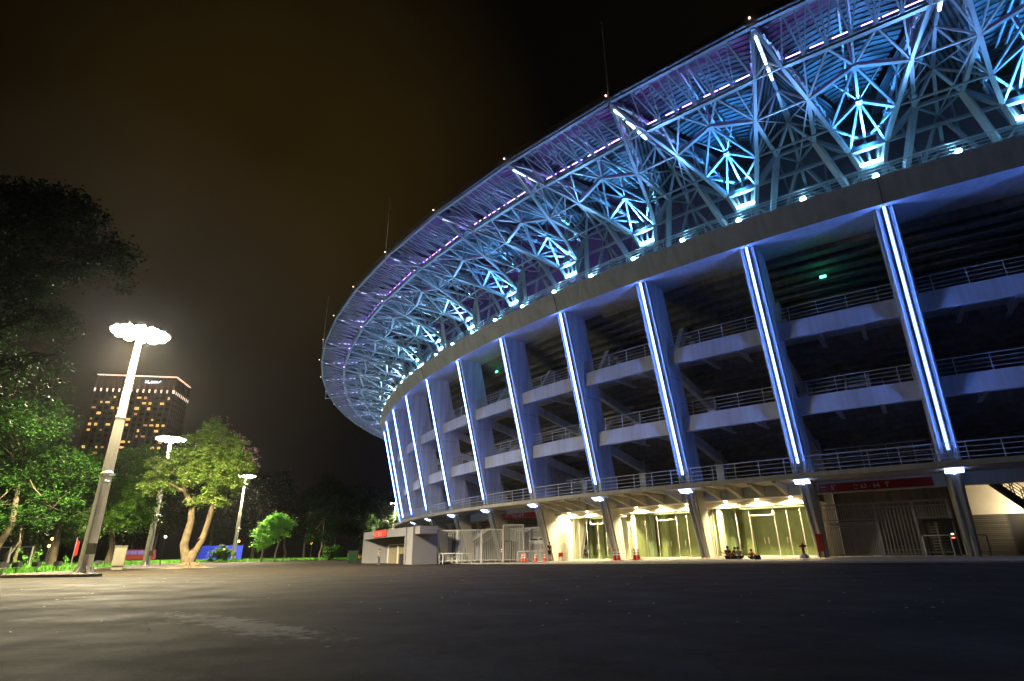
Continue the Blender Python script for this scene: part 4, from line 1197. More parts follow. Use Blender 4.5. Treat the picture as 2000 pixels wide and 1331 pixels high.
# hero flowering tree (-34.2, 62.8), crown 11 m wide, top 16.3 m ; local x right as seen
hx, hy = -34.2, 62.8
hb = [blob((.3, 0, 14.3), (1.5, 1.5, 1.4)), blob((1.2, .3, 12.9), (2.0, 2, 1.5)), blob((-1.2, -.2, 12.8), (1.7, 1.6, 1.2)), blob((2.9, 0, 11.7), (2.0, 2, 1.6)), blob((.6, -.8, 11.3), (2.3, 2, 1.5)),
      blob((-1.8, -.5, 11.0), (1.9, 1.8, 1.2)), blob((4.0, .2, 10.4), (1.5, 1.6, 1.2)), blob((2.2, -.4, 9.4), (2.1, 2, 1.3)), blob((-.6, -.6, 9.4), (1.8, 1.7, 1.1)), blob((-3.6, -.2, 10.2), (1.6, 1.5, 1.0)),
      blob((-5.0, 0, 9.3), (1.5, 1.4, .9)), blob((-3.2, .2, 8.6), (1.7, 1.5, .9)), blob((-6.0, 0, 8.2), (1.3, 1.2, .8)), blob((3.4, .4, 8.3), (1.4, 1.4, 1.0)), blob((1.4, .2, 7.4), (1.5, 1.4, .9)), blob((-.3, 0, 6.6), (1.0, 1, .6)), blob((2.5, .3, 6.6), (1.1, 1, .6)), blob((-5.4, 0, 11.0), (1.0, 1, .7))]
tree('pale barked flowering tree with forked trunk and pink sprays standing alone on the asphalt', (hx, hy, .1),
     [([(0, 0, 0), (-.25, 0, 1.0), (-.75, .1, 2.2), (-.45, .1, 4.5), (-.6, 0, 6.2), (-1.6, 0, 7.6), (-2.2, 0, 9)], .55, .16), ([(.25, 0, 0), (.5, .1, 1.2), (1.15, .1, 2.8), (1.5, 0, 4.6), (1.6, .1, 6.5), (2.2, 0, 9.0), (2.4, 0, 11)], .42, .14),
      ([(.05, -.1, 0), (.3, -.1, 1.4), (.9, -.1, 2.8)], .3, .2), ([(-1.6, 0, 7.6), (-3.5, .1, 8.5), (-5.2, 0, 9.0)], .15, .06)],
     hb, 560, 96, .25, .5, M['leafhero'], M['barkpale'], 3, .0, None, .45, 0, [blob((4.4, 0, 11.8), (1.5, 1.5, 1.3)), blob((2.8, -.4, 13.3), (1.6, 1.4, 1.0)), blob((.8, 0, 15.4), (1.1, 1.0, .6)), blob((5.0, 0, 10.4), (1.0, 1.3, 1.0)), blob((-3.4, -1.4, 9.8), (1.5, .6, .5))])
q = MB(); q.lathe([(.001, .45), (.7, .38), (1.0, .2), (1.7, .08), (2.6, .0)], (hx + .3, hy, .01), 22)
for i in range(14):
    an = i * .45; q.tube([(hx + .3 + .45 * math.cos(an), hy + .45 * math.sin(an), .5), (hx + .3 + 1.0 * math.cos(an + .1), hy + 1.0 * math.sin(an + .1), .22), (hx + .3 + 1.9 * math.cos(an + .2), hy + 1.9 * math.sin(an + .2), .03)], [.16, .13, .04], 7)
tag(q.build('root_mound', M['barkpale']), 'spreading roots and bare earth mound round the foot of the flowering tree', 'root mound')

rn = random.Random(11)
def big_tree(label, loc, H, crown_r, leafm, seed, n=12, nclump=260, per=40, ls=.34, cr=.8, low=.35, group=None, trunk_r=.4, droop=.2, wide=1.0):
    rnd = random.Random(seed)
    c = (0, 0, H * (low + 1) / 2)
    bl = rblobs(rnd, n, c, (crown_r * .7 * wide, crown_r * .7, H * (1 - low) * .38), (crown_r * .32, crown_r * .5))
    path = [(0, 0, 0), (rnd.uniform(-.3, .3), 0, H * low * .5), (rnd.uniform(-.6, .6), rnd.uniform(-.4, .4), H * low), (rnd.uniform(-.8, .8), rnd.uniform(-.5, .5), H * .6)]
    return tree(label, loc, [(path, trunk_r, trunk_r * .4)], bl, nclump, per, ls, cr, leafm, M['bark'], seed, 0, group, .45, droop)
# lit park trees on the left
big_tree('broad green tree lit by the nearest mast at the far left behind the park fence', (-45.5, 52.5, .1), 14.5, 5.8, M['leaf'], 21, 20, 820, 62, .26, .72, .26)
big_tree('bright green tree between the nearest mast and the second mast', (-47.5, 70.0, .1), 14.0, 5.2, M['leafmid'], 22, 17, 640, 62, .27, .75, .3)
big_tree('dark leafy tree partly lit standing behind the nearest mast', (-47.0, 61.0, .1), 11.5, 4.2, M['leafdark'], 23, 12, 260, 40, .33, .8, .4)
# overhanging near tree, dark, trunk outside the left edge
tb = [blob((4.5, 0, 20.0), (2.8, 2.5, 1.8)), blob((2.0, 0, 20.8), (3, 2.5, 1.8)), blob((7.0, .5, 18.2), (1.9, 1.8, 1.0)), blob((8.7, 0, 17.4), (1.5, 1.4, .7)), blob((9.3, 0, 15.9), (.8, .8, 1.1)), blob((5.5, -.5, 17.0), (2.2, 2, 1.3)), blob((3.2, 0, 16.0), (2.3, 2, 1.4)),
      blob((1.0, 0, 17.5), (2.5, 2, 1.8)), blob((4.6, .4, 14.0), (2.0, 1.8, 1.0)), blob((6.3, .2, 13.2), (1.2, 1.2, .7)), blob((1.8, 0, 13.2), (2.2, 2, 1.3)), blob((6.6, 0, 10.8), (.9, .9, 1.1)), blob((7.0, 0, 9.6), (.7, .7, .9)), blob((4.3, 0, 10.8), (1.6, 1.4, 1.1)), blob((2.4, .3, 9.3), (1.6, 1.5, 1.0)), blob((1.2, .4, 7.8), (1.3, 1.3, .8)), blob((5.2, 0, 8.9), (.8, .8, .8))]
tree('huge dark tree overhanging from the far left with drooping branches', (-31.5, 28.5, .1), [([(0, 0, 0), (.3, 0, 5), (.2, 0, 10), (1.2, 0, 15), (2.5, 0, 19)], .6, .18), ([(.2, 0, 10), (2.5, 0, 12.5), (5, 0, 13.6)], .22, .06), ([(.9, 0, 14), (4, 0, 16.6), (8.3, 0, 17.3)], .2, .04), ([(.3, 0, 7), (2.5, 0, 9.2), (6.4, 0, 11.2)], .18, .04)],
     tb, 900, 36, .24, .6, M['leafdark'], M['bark'], 31, 0, None, .35, .4)
# small bright tree and neighbours
sb = [blob((.8, 0, 8.3), (2.2, 2, 1.4)), blob((2.6, 0, 7.6), (1.8, 1.8, 1.2)), blob((-1.2, 0, 7.2), (2.0, 1.8, 1.2)), blob((-2.5, 0, 5.6), (1.6, 1.5, 1.0)), blob((1.6, -.5, 5.6), (1.7, 1.5, .9)), blob((-2.2, 0, 3.6), (1.6, 1.5, 1.1)), blob((-.4, 0, 4.3), (1.3, 1.2, 1.0))]
tree('small lime green round crowned tree right of the slim mast', (-51.6, 126, 0), [([(1.2, 0, 0), (1.3, 0, 2), (1.8, 0, 4.5), (1.0, 0, 7)], .22, .1), ([(-1.6, 0, 0), (-1.5, 0, 2), (-1.3, 0, 4)], .25, .12)], sb, 210, 40, .42, .75, M['leaflime'], M['bark'], 41, 0, None, .5)
def bush(label, loc, r, h, leafm, seed, group=None):
    rnd = random.Random(seed); b = empty('shrub', loc, 0, label, 'shrub', group)
    bl = [blob((rnd.uniform(-.5, .5) * r, rnd.uniform(-.4, .4) * r, h * rnd.uniform(.4, .65)), (r * .6, r * .6, h * .38)) for _ in range(5)]
    vs, fs = leaf_cloud(bl, 150, 40, .34, .5, rnd, .4); mesh_obj('foliage', vs, fs, leafm, b)
    q = MB()
    for i in range(5): q.tube([(rnd.uniform(-.2, .2), rnd.uniform(-.2, .2), 0), (rnd.uniform(-.5, .5) * r, rnd.uniform(-.4, .4) * r, h * .6)], [.05, .02], 5)
    q.build('stem', M['bark'], b)
    return b
bush('round clipped dark green bush in front of the blue hoarding', (-61.6, 125, .1), 2.5, 3.1, M['leaf'], 51)
bush('low leafy shrub right of the small lime green tree', (-43.0, 140, .1), 3.0, 3.4, M['leaf'], 52)
bush('low leafy shrub nearest the ticket booth in the far greenery', (-36.5, 150, .1), 2.6, 3.8, M['leafdark'], 53)
# tree lit by the far mast
big_tree('feathery green tree lit by the farthest mast left of the booth', (-52.0, 212, 0), 17.5, 4.0, M['leaf'], 61, 9, 200, 34, .5, .9, .25)
big_tree('round green tree right behind the ticket booth by the farthest mast', (-40.0, 190, 0), 11.5, 4.6, M['leaf'], 62, 8, 170, 34, .5, .9, .3)
# dark row beyond : individual trees sharing three meshes
protos = []
lbs = []
rowpos = [(-118, 150, 22), (-106, 165, 26), (-97, 160, 24), (-88, 172, 27), (-78, 178, 25), (-70, 182, 22), (-84, 196, 30), (-62, 176, 23), (-56, 186, 27), (-46, 200, 24), (-66, 206, 30), (-52, 160, 17), (-30, 205, 20), (-38, 222, 25), (-22, 226, 21), (-92, 118, 20), (-84, 104, 18), (-75, 90, 17), (-66, 78, 18), (-62, 68, 16), (-104, 130, 22), (-58, 60, 15), (-70, 58, 19), (-80, 72, 20), (-60, 46, 17), (-72, 44, 21)]
for i, (x, y, H) in enumerate(rowpos):
    pi = i % 3
    if len(protos) <= pi:
        t = big_tree('dark tree in the unlit wood behind the car park', (x, y, 0), 22, 6.5, M['leafdark'], 70 + pi, 15, 300, 30, .62, 1.2, .18, 'dark trees in the unlit wood', .45)
        protos.append(t)
    else:
        t = copy_tree(protos[pi])
    t.location = (x, y, 0); t.rotation_euler = (0, 0, rn.uniform(0, 6.28)); sH = H / 22; t.scale = (sH * rn.uniform(.9, 1.15), sH, sH)

# ---------------------------------------------------------------- verge, kerbs, fence at the left
def sheet(name, poly, z, m, kind='structure', th=.0):
    me = bpy.data.meshes.new(name); bm = bmesh.new()
    vs = [bm.verts.new((x, y, z)) for x, y in poly]; bm.faces.new(vs)
    bmesh.ops.triangulate(bm, faces=bm.faces); bmesh.ops.recalc_face_normals(bm, faces=bm.faces)
    bm.to_mesh(me); bm.free(); me.materials.append(m)
    for p in me.polygons:
        if p.normal.z < 0: p.flip()
    o = bpy.data.objects.new(name, me); C.objects.link(o); tag(o, kind=kind); return o
M['lawn'] = mat('lawn_soil', (.05, .09, .025), .9, var=.4, vscale=1.5, bump=.5, bscale=20)
edge = [(-34.6, 36.6), (-32.6, 39.0), (-33.2, 43.0), (-34.0, 47.0), (-38.0, 54.0), (-42.5, 62.0), (-50, 77), (-57, 92), (-62, 110), (-64.0, 122), (-60, 133), (-46, 141), (-33, 148), (-27, 168), (-20, 200)]
edge0 = [(-75, 36.6)] + edge
sheet('lawn', edge0 + [(-20, 420), (-260, 420), (-260, 36.6)], .13, M['lawn'])
def kerb_line(name, pts, w=.16, h=.17):
    q = MB()
    for a, b in zip(pts, pts[1:]): q.beam((a[0], a[1], h / 2 - .02), (b[0], b[1], h / 2 - .02), w, h + .04)
    o = q.build(name, M['kerb']); return tag(o, kind='structure')
kerb_line('kerb', edge0)
# concrete nosed island in front of it
sheet('kerb_apron', [(-60, 35.3), (-26.6, 35.9), (-25.2, 36.15), (-25.0, 36.5), (-25.6, 36.8), (-32.5, 39.0), (-34.6, 36.5), (-60, 36.5)], .09, M['kerb'])
kerb_line('kerb', [(-60, 35.2), (-26.6, 35.8), (-25.2, 36.0), (-24.85, 36.4)], .22, .18)
# grass blades near the camera side of the verge
def inside(p, poly):
    c = False; j = len(poly) - 1
    for i in range(len(poly)):
        if (poly[i][1] > p[1]) != (poly[j][1] > p[1]) and p[0] < (poly[j][0] - poly[i][0]) * (p[1] - poly[i][1]) / (poly[j][1] - poly[i][1]) + poly[i][0]: c = not c
        j = i
    return c
vs = []; fs = []
rg_ = random.Random(5)
epoly = edge0 + [(-20, 420), (-260, 420), (-260, 36.6)]
cnt = 0
while cnt < 26000:
    f = rg_.random()
    y = 36.6 + 120 * f ** 1.8
    # edge x at y
    ex = None
    for (x0, y0), (x1, y1) in zip(edge, edge[1:]):
        if min(y0, y1) <= y <= max(y0, y1) and y1 != y0: ex = x0 + (x1 - x0) * (y - y0) / (y1 - y0)
    if ex is None: continue
    x = ex - .15 - abs(rg_.gauss(0, 5 if y < 60 else 4)); cnt += 1
    hgt = rg_.uniform(.12, .34) * (1 + y / 120); a = rg_.uniform(0, 6.28); w = .03 + y * .0009
    dx, dy = math.cos(a) * w, math.sin(a) * w; lx, ly = rg_.gauss(0, .1), rg_.gauss(0, .1)
    i = len(vs); vs += [(x - dx, y - dy, .12), (x + dx, y + dy, .12), (x + lx, y + ly, .12 + hgt)]; fs.append((i, i + 1, i + 2))
me = bpy.data.meshes.new('grass'); me.from_pydata(vs, [], fs); me.update(); me.materials.append(M['grass'])
o = bpy.data.objects.new('grass', me); C.objects.link(o); tag(o, 'bright green grass growing on the verge along the kerb', 'grass', kind='stuff')
# weeds by the fence
for i, (x, y, hh) in enumerate(((-35.2, 44.2, 1.9), (-36.4, 44.6, 1.4), (-37.6, 45.2, 1.7), (-38.8, 44.3, 1.0), (-34.9, 46.5, 1.3), (-40.0, 45.5, .9))):
    rnd = random.Random(200 + i); b = empty('weed_plant', (x, y, .12), 0, 'leafy upright weed standing in the grass before the park fence', 'plant', 'weeds along the park fence')
    vs, fs = leaf_cloud([blob((0, 0, hh * .25), (.35, .35, hh * .25)), blob((0, 0, hh * .7), (.15, .15, hh * .3))], 22, 14, .14, .2, rnd, .2); mesh_obj('foliage', vs, fs, M['grass'], b)
    q = MB(); q.tube([(0, 0, 0), (.03, 0, hh)], [.02, .008], 5); q.build('stem', M['grass'], b)
# park fence
pf = empty('park_fence', (-64, 49, 0), 0, 'thin dark wire fence with leaning posts along the left park edge', 'fence')
q = MB()
A, B = Vector((0, 0, 1.95)), Vector((26, -2, 1.95))
q.beam(A, B, .05)
q.beam(A - Vector((0, 0, 1.6)), B - Vector((0, 0, 1.6)), .04)
for i in range(8): z = .5 + i * .2; q.beam(Vector((0, 0, z)), Vector((26, -2, z)), .012)
q.build('wire', M['dark'], pf)
for i in range(15):
    p = A.lerp(B, i / 14); q = MB(); q.beam((p.x, p.y, .1), (p.x, p.y, 1.98), .07); q.build('fence_post', M['galv'], pf)
# bollard lights
for i, (x, y) in enumerate(((-33.1, 40.0), (-33.4, 42.0), (-33.9, 44.6), (-32.2, 37.9), (-36.6, 51.3), (-40.3, 58.2), (-46.2, 69.4), (-59.5, 134.5), (-52.0, 138.4), (-64.4, 118.0))):
    b = empty('bollard_light', (x, y, .1), 0, 'short black bollard with a white band standing on the grass verge along the kerb', 'bollard', 'black bollards along the verge')
    q = MB(); q.tube([(0, 0, 0), (0, 0, .45)], .05, 8); q.build('post', M['dark'], b)
    q = MB(); q.box((0, 0, .6), (.42, .34, .3)); q.build('lamp_box', M['dark'], b)
    q = MB(); q.box((0, 0, .42), (.3, .24, .06)); q.build('white_band', M['white'], b)
# orange park lamps
for i, (x, y, z, m) in enumerate(((-62.4, 80, 3.6, E_orange), (-63.0, 80.5, 2.7, E_orange), (-59.5, 84, 2.5, E_white), (-58.0, 88, 2.2, E_white), (-49.5, 84, 3.8, E_white), (-78.0, 168, 5.2, E_orange), (-58.5, 172, 6.2, E_orange), (-59.0, 173, 4.6, E_orange))):
    lb = ['orange glowing globe lamp, upper one of the pair in the dark park', 'orange glowing globe lamp, lower one of the pair in the dark park', 'small pale globe lamp close right of the orange pair', 'small pale globe lamp second right of the orange pair', 'lone pale globe lamp left of the nearest mast', 'orange globe lamp right of the blue hoarding', 'orange globe lamp, upper of two in the far shrubs', 'orange globe lamp, lower of two in the far shrubs'][i]
    b = empty('globe_lamp', (x, y, 0), 0, lb, 'lamp')
    q = MB(); q.tube([(0, 0, 0), (0, 0, z - .15)], .06, 8); q.build('lamp_post', M['dark'], b)
    q = MB(); r = .2 * (1 + (y > 150) * .8); q.lathe([(.001, r), (r * .7, r * .7), (r, 0), (r * .7, -r * .7), (.001, -r)], (0, 0, z), 10); q.build('globe', m, b)
# red feather banner and beige cabinet behind the nearest mast
b = empty('banner', (-34.4, 46.6, .1), .2, 'red upright banner on a pole left of the nearest mast', 'banner')
q = MB(); q.tube([(0, 0, 0), (0, 0, 2.5)], .03, 6); q.build('banner_pole', M['galv'], b)
q = MB(); q.loft([(.03, -.01, 1.1), (.26, -.01, 1.2), (.26, .01, 1.2), (.03, .01, 1.1)], [(.03, -.01, 2.3), (.24, -.01, 2.2), (.24, .01, 2.2), (.03, .01, 2.3)]); q.build('banner_cloth', M['red'], b)
b = empty('switch_cabinet', (-34.7, 52.6, .1), .5, 'beige switch cabinet on the verge behind the nearest mast', 'cabinet')
q = MB(); q.box((0, 0, 1.1), (.9, .5, 1.6)); q.box((0, 0, 1.93), (1.0, .6, .06)); q.box((0, 0, .15), (.8, .4, .3)); q.build('cabinet_body', M['cabinet'], b)
q = MB(); q.box((0, -.255, 1.1), (.8, .02, 1.45)); q.build('cabinet_door', M['cabinet'], b)
# scooter with rider
b = empty('scooter', (-40.6, 61.6, .02), 2.4, 'black motor scooter stopped at the kerb with a rider', 'scooter')
for x in (-.62, .62): q = MB(); q.lathe([(.16, -.05), (.27, -.05), (.3, 0), (.27, .05), (.16, .05), (.16, -.05)], (0, 0, 0), 16); o = q.build('wheel', M['tyre'], b); o.rotation_euler = (R(90), 0, 0); o.location = (x, 0, .3)
q = MB(); q.loft([(-.85, -.14, .45), (-.1, -.16, .35), (-.1, .16, .35), (-.85, .14, .45)], [(-.9, -.12, .72), (-.1, -.14, .7), (-.1, .14, .7), (-.9, .12, .72)]); q.box((.2, 0, .32), (.7, .32, .08)); q.loft([(.42, -.2, .3), (.55, -.2, .3), (.55, .2, .3), (.42, .2, .3)], [(.36, -.16, .95), (.46, -.16, .98), (.46, .16, .98), (.36, .16, .95)]); q.build('scooter_body', M['dark'], b)
q = MB(); q.box((-.45, 0, .76), (.75, .28, .1)); q.build('seat', M['tyre'], b)
q = MB(); q.tube([(.62, 0, .3), (.42, 0, .98), (.4, 0, 1.05)], .03, 6); q.tube([(.34, -.34, 1.06), (.4, 0, 1.04), (.34, .34, 1.06)], .022, 6); q.build('handlebar', M['galv'], b)
q = MB(); q.lathe([(.001, .07), (.08, .03), (.08, -.03)], (.5, 0, .85), 10); q.build('headlight', M['white'], b)
J = dict(pelvis=(0, 0, .9), waist=(0, -.03, 1.05), chest=(0, -.1, 1.27), neck=(0, -.14, 1.44), head=(0, -.17, 1.56), crown=(0, -.17, 1.64))
for s_, g in (('l', -1), ('r', 1)):
    J[s_ + 'hip'] = (g * .1, -.03, .86); J[s_ + 'knee'] = (g * .2, -.42, .78); J[s_ + 'ankle'] = (g * .16, -.52, .42); J[s_ + 'toe'] = (g * .17, -.66, .4)
    J[s_ + 'sho'] = (g * .19, -.12, 1.36); J[s_ + 'elb'] = (g * .28, -.3, 1.14); J[s_ + 'wri'] = (g * .3, -.58, 1.08); J[s_ + 'palm'] = (g * .3, -.66, 1.08)
person((-40.6 - .33 * math.cos(2.4), 61.6 - .33 * math.sin(2.4), .02), 2.4 + math.pi / 2, 'person in a grey jacket riding the scooter at the kerb', J, M['cloth_grey'], M['cloth_dark'], cap=True, sleeves=1)
# bus far behind
b = empty('minibus', (-73.5, 112, .1), .35, 'red minibus with blue lit windows parked beyond the second mast', 'bus')
q = MB(); q.box((2.6, 0, 1.15), (5.6, 2.0, .9)); q.box((2.6, 0, 2.35), (5.4, 1.9, .16)); q.box((-.25, 0, .85), (.15, 1.9, .4)); 
for x in (.1, 1.4, 2.6, 3.8, 5.2): q.box((x, 0, 1.95), (.12, 1.94, .75))
q.build('body', M['busred'], b)
for i in range(4): q = MB(); q.box((.75 + i * 1.25, 0, 1.95), (1.1, 1.86, .66)); q.build('window', E_blueled, b)
for x in (.9, 4.4):
    for y in (-.95, .95): q = MB(); q.lathe([(.2, -.12), (.36, -.12), (.38, 0), (.36, .12), (.2, .12), (.2, -.12)], (0, 0, 0), 16); o = q.build('wheel', M['tyre'], b); o.rotation_euler = (R(90), 0, 0); o.location = (x, y, .38)
# blue hoarding
b = empty('hoarding', (-80.2, 150, 0), -.0, 'bright blue corrugated hoarding behind the round bush', 'hoarding')
q = MB()
for i in range(40): q.box((i * .3, 0, 2.1), (.28, .06 + .08 * (i % 2), 3.3))
q.build('blue_panel', M['bluetarp'], b)
q = MB()
for x in (0, 3.0, 6, 9, 11.8): q.beam((x, -.12, .3), (x, -.12, 4.0), .1)
for z in (1.1, 2.2, 3.3): q.beam((0, -.1, z), (11.8, -.1, z), .06)
q.build('hoarding_frame', M['bluetarp'], b)
# low orange barrier far
b = empty('mesh_barrier', (-46, 165, 0), .15, 'long low dull orange mesh barrier before the dark wood', 'barrier')
q = MB(); q.box((9, 0, .95), (18, .05, 1.3)); q.build('mesh_panel', M['orange'], b)
q = MB()
for i in range(8): q.beam((i * 2.55, -.05, 0), (i * 2.55, -.05, 1.8), .09)
q.build('stake', M['dark'], b)

# ---------------------------------------------------------------- hotel
hA, hB, hC = Vector((-402, 520)), Vector((-326.5, 520)), Vector((-326, 566))
hot = empty('hotel_tower', (-397, 513, 0), .178, 'dark hotel tower with scattered lit windows and a glowing roof edge', 'tower')
Wd = 68.5; Dp = 36; HT = 166
q = MB(); q.box((Wd / 2, Dp / 2, HT / 2), (Wd, Dp, HT)); q.build('tower_body', M['hotel'], hot)
q = MB(); nb = 13
for i in range(nb + 1): q.box((Wd * i / nb, -.35, HT / 2), (1.1, .7, HT))
for i in range(9): q.box((Wd + .35, Dp * i / 8, HT / 2), (.7, 1.1, HT))
q.build('facade_pier', M['hotelpier'], hot)
q = MB(); q.box((Wd / 2, -.6, HT + .4), (Wd + 2, 1.4, .9)); q.box((Wd + .6, Dp / 2, HT + .4), (1.4, Dp, .9)); q.build('roof_edge_light', E_hotedge, hot)
for i in range(nb + 1):
    q = MB(); q.loft([(Wd * i / nb - .5, -.8, HT - 16), (Wd * i / nb + .5, -.8, HT - 16), (Wd * i / nb + .5, -1, HT - 16), (Wd * i / nb - .5, -1, HT - 16)], [(Wd * i / nb - .7, -.8, HT - 13), (Wd * i / nb + .7, -.8, HT - 13), (Wd * i / nb + .7, -1, HT - 13), (Wd * i / nb - .7, -1, HT - 13)]); q.build('uplight', E_hotup, hot)
for i in range(9): q = MB(); q.box((Wd + .95, Dp * i / 8, HT - 14.5), (.2, 1.0, 3)); q.build('uplight', E_hotup, hot)
for i in range(nb + 1):
    u_ = Wd * i / nb; cx_, cy_ = math.cos(.178), math.sin(.178)
    add_lamp('pier_uplight', 'SPOT', (-397 + u_ * cx_ + 2.5 * cy_, 513 + u_ * cy_ - 2.5 * cx_, HT - 15.5), (-397 + u_ * cx_ + .7 * cy_, 513 + u_ * cy_ - .7 * cx_, HT), 6000, (1, .72, .55), .3, 60, .8)
rh = random.Random(9); fl = 5.3
q = MB(); q2 = MB(); lit = []
for f in range(26):
    z = HT - 21 - f * fl
    if z < 30: break
    for i in range(nb):
        x = Wd * (i + .5) / nb
        (lit if rh.random() < (.33 if f < 11 else .12) and not (f in (0,) and i < 0) else q2).__class__
        if rh.random() < (.3 if f < 11 else .1): lit.append((x, z))
        else: q2.box((x, .0, z), (3.2, .12, 2.6))
    for i in range(8): q2.box((Wd, Dp * (i + .5) / 8, z), (.12, 3.2, 2.6))
tag(q2.build('dark_window', M['hotelpane'], hot), kind='stuff')
for x, z in lit[:90]:
    q = MB(); w = rh.choice((1.6, 2.4, 3.3, 3.6)); q.box((x + rh.uniform(-.3, .3), -.05, z), (w, .2, rh.uniform(1.5, 2.8))); q.build('lit_window', rh.choice((E_hotwin, E_hotwin, E_hotwin2)), hot)
q = MB()
for a, b2 in (((46, 5.5), (49, 8)), ((46, 8), (50, 5.2)), ((48, 5.6), (58, 6.2)), ((58, 6.2), (60, 8)), ((51, 7.2), (57, 7.4))): q.beam((a[0] - 4, -1.2, HT - 12 + a[1]), (b2[0] - 4, -1.2, HT - 12 + b2[1]), .9, .5)
q.build('roof_sign_mark', emit('hotel_sign', (.75, .82, 1.0), 1.8), hot)

# ---------------------------------------------------------------- ground
def ground_mat():
    m = bpy.data.materials.new('asphalt'); m.use_nodes = True
    nt = m.node_tree; b = nt.nodes['Principled BSDF']; L_ = nt.links.new; b.inputs['Specular IOR Level'].default_value = .08
    tc = nt.nodes.new('ShaderNodeTexCoord')
    def noise(s, d=6, ro=.6):
        n = nt.nodes.new('ShaderNodeTexNoise'); n.inputs['Scale'].default_value = s; n.inputs['Detail'].default_value = d; n.inputs['Roughness'].default_value = ro
        L_(tc.outputs['Object'], n.inputs['Vector']); return n
    def ramp(src, p0, p1, c0, c1):
        r = nt.nodes.new('ShaderNodeValToRGB'); r.color_ramp.elements[0].position = p0; r.color_ramp.elements[1].position = p1
        r.color_ramp.elements[0].color = c0; r.color_ramp.elements[1].color = c1; L_(src, r.inputs['Fac']); return r
    def mixc(a, bb, fac, mode='MIX'):
        x = nt.nodes.new('ShaderNodeMix'); x.data_type = 'RGBA'; x.blend_type = mode
        if isinstance(fac, float): x.inputs['Factor'].default_value = fac
        else: L_(fac, x.inputs['Factor'])
        L_(a, x.inputs['A']); L_(bb, x.inputs['B']); return x.outputs['Result']
    big = ramp(noise(.16, 6).outputs['Fac'], .3, .7, (.014, .011, .0068, 1), (.033, .026, .016, 1))
    mid = ramp(noise(1.1, 8, .7).outputs['Fac'], .38, .66, (.62, .62, .62, 1), (1.15, 1.15, 1.15, 1))
    fine = ramp(noise(55, 3).outputs['Fac'], .35, .7, (.5, .5, .5, 1), (1.5, 1.5, 1.5, 1))
    c = mixc(big.outputs['Color'], mid.outputs['Color'], 1.0, 'MULTIPLY'); c = mixc(c, fine.outputs['Color'], .8, 'MULTIPLY')
    g2_ = ramp(noise(9, 9, .85).outputs['Fac'], .36, .66, (.45, .45, .45, 1), (1.6, 1.55, 1.5, 1)); c = mixc(c, g2_.outputs['Color'], .85, 'MULTIPLY')
    # dried cement spill: along a line from (-7.3,12.4) to (-1,7)
    mp = nt.nodes.new('ShaderNodeMapping'); mp.vector_type = 'TEXTURE'
    ang = math.atan2(-4.4, 4.6)
    mp.inputs['Location'].default_value = (-4.4, 9.9, 0); mp.inputs['Rotation'].default_value = (0, 0, ang); mp.inputs['Scale'].default_value = (4.3, .8, 1)
    L_(tc.outputs['Object'], mp.inputs['Vector'])
    ln = nt.nodes.new('ShaderNodeVectorMath'); ln.operation = 'LENGTH'; L_(mp.outputs['Vector'], ln.inputs[0])
    inv = nt.nodes.new('ShaderNodeMath'); inv.operation = 'SUBTRACT'; inv.inputs[0].default_value = 1.0; L_(ln.outputs['Value'], inv.inputs[1])
    nz = noise(2.6, 9, .75)
    ad = nt.nodes.new('ShaderNodeMath'); ad.operation = 'MULTIPLY_ADD'; ad.inputs[1].default_value = .35; L_(inv.outputs['Value'], ad.inputs[0]); L_(nz.outputs['Fac'], ad.inputs[2])
    msk = ramp(ad.outputs['Value'], .64, .73, (0, 0, 0, 1), (1, 1, 1, 1))
    cem = nt.nodes.new('ShaderNodeRGB'); cem.outputs[0].default_value = (.17, .16, .155, 1)
    c = mixc(c, cem.outputs[0], msk.outputs['Color'])
    vo = nt.nodes.new('ShaderNodeTexVoronoi'); vo.feature = 'DISTANCE_TO_EDGE'; vo.inputs['Scale'].default_value = .32
    wv = nt.nodes.new('ShaderNodeVectorMath'); wv.operation = 'MULTIPLY_ADD'; nzz = noise(1.2, 5); L_(nzz.outputs['Color'], wv.inputs[0]); wv.inputs[1].default_value = (1.4, 1.4, 0); L_(tc.outputs['Object'], wv.inputs[2]); L_(wv.outputs['Vector'], vo.inputs['Vector'])
    crk = ramp(vo.outputs['Distance'], .003, .012, (.45, .45, .45, 1), (1, 1, 1, 1)); c = mixc(c, crk.outputs['Color'], .8, 'MULTIPLY')
    pt = ramp(noise(.45, 3).outputs['Fac'], .58, .6, (1, 1, 1, 1), (.72, .7, .68, 1)); c = mixc(c, pt.outputs['Color'], 1.0, 'MULTIPLY')
    wn = ramp(noise(4.5, 9, .8).outputs['Fac'], .66, .72, (0, 0, 0, 1), (1, 1, 1, 1)); pal = nt.nodes.new('ShaderNodeRGB'); pal.outputs[0].default_value = (.12, .11, .1, 1)
    wf = nt.nodes.new('ShaderNodeMath'); wf.operation = 'MULTIPLY'; wf.inputs[1].default_value = .35; L_(wn.outputs['Color'], wf.inputs[0]); c = mixc(c, pal.outputs[0], wf.outputs['Value'])
    L_(c, b.inputs['Base Color'])
    rr = ramp(noise(.5, 5).outputs['Fac'], .3, .7, (.7, .7, .7, 1), (.95, .95, .95, 1)); L_(rr.outputs['Color'], b.inputs['Roughness'])
    bp = nt.nodes.new('ShaderNodeBump'); bp.inputs['Strength'].default_value = .55; bp.inputs['Distance'].default_value = .02
    nb_ = noise(38, 6); L_(nb_.outputs['Fac'], bp.inputs['Height'])
    bp2 = nt.nodes.new('ShaderNodeBump'); bp2.inputs['Strength'].default_value = .12; bp2.inputs['Distance'].default_value = .06
    L_(noise(1.3, 5).outputs['Fac'], bp2.inputs['Height']); L_(bp.outputs['Normal'], bp2.inputs['Normal']); L_(bp2.outputs['Normal'], b.inputs['Normal'])
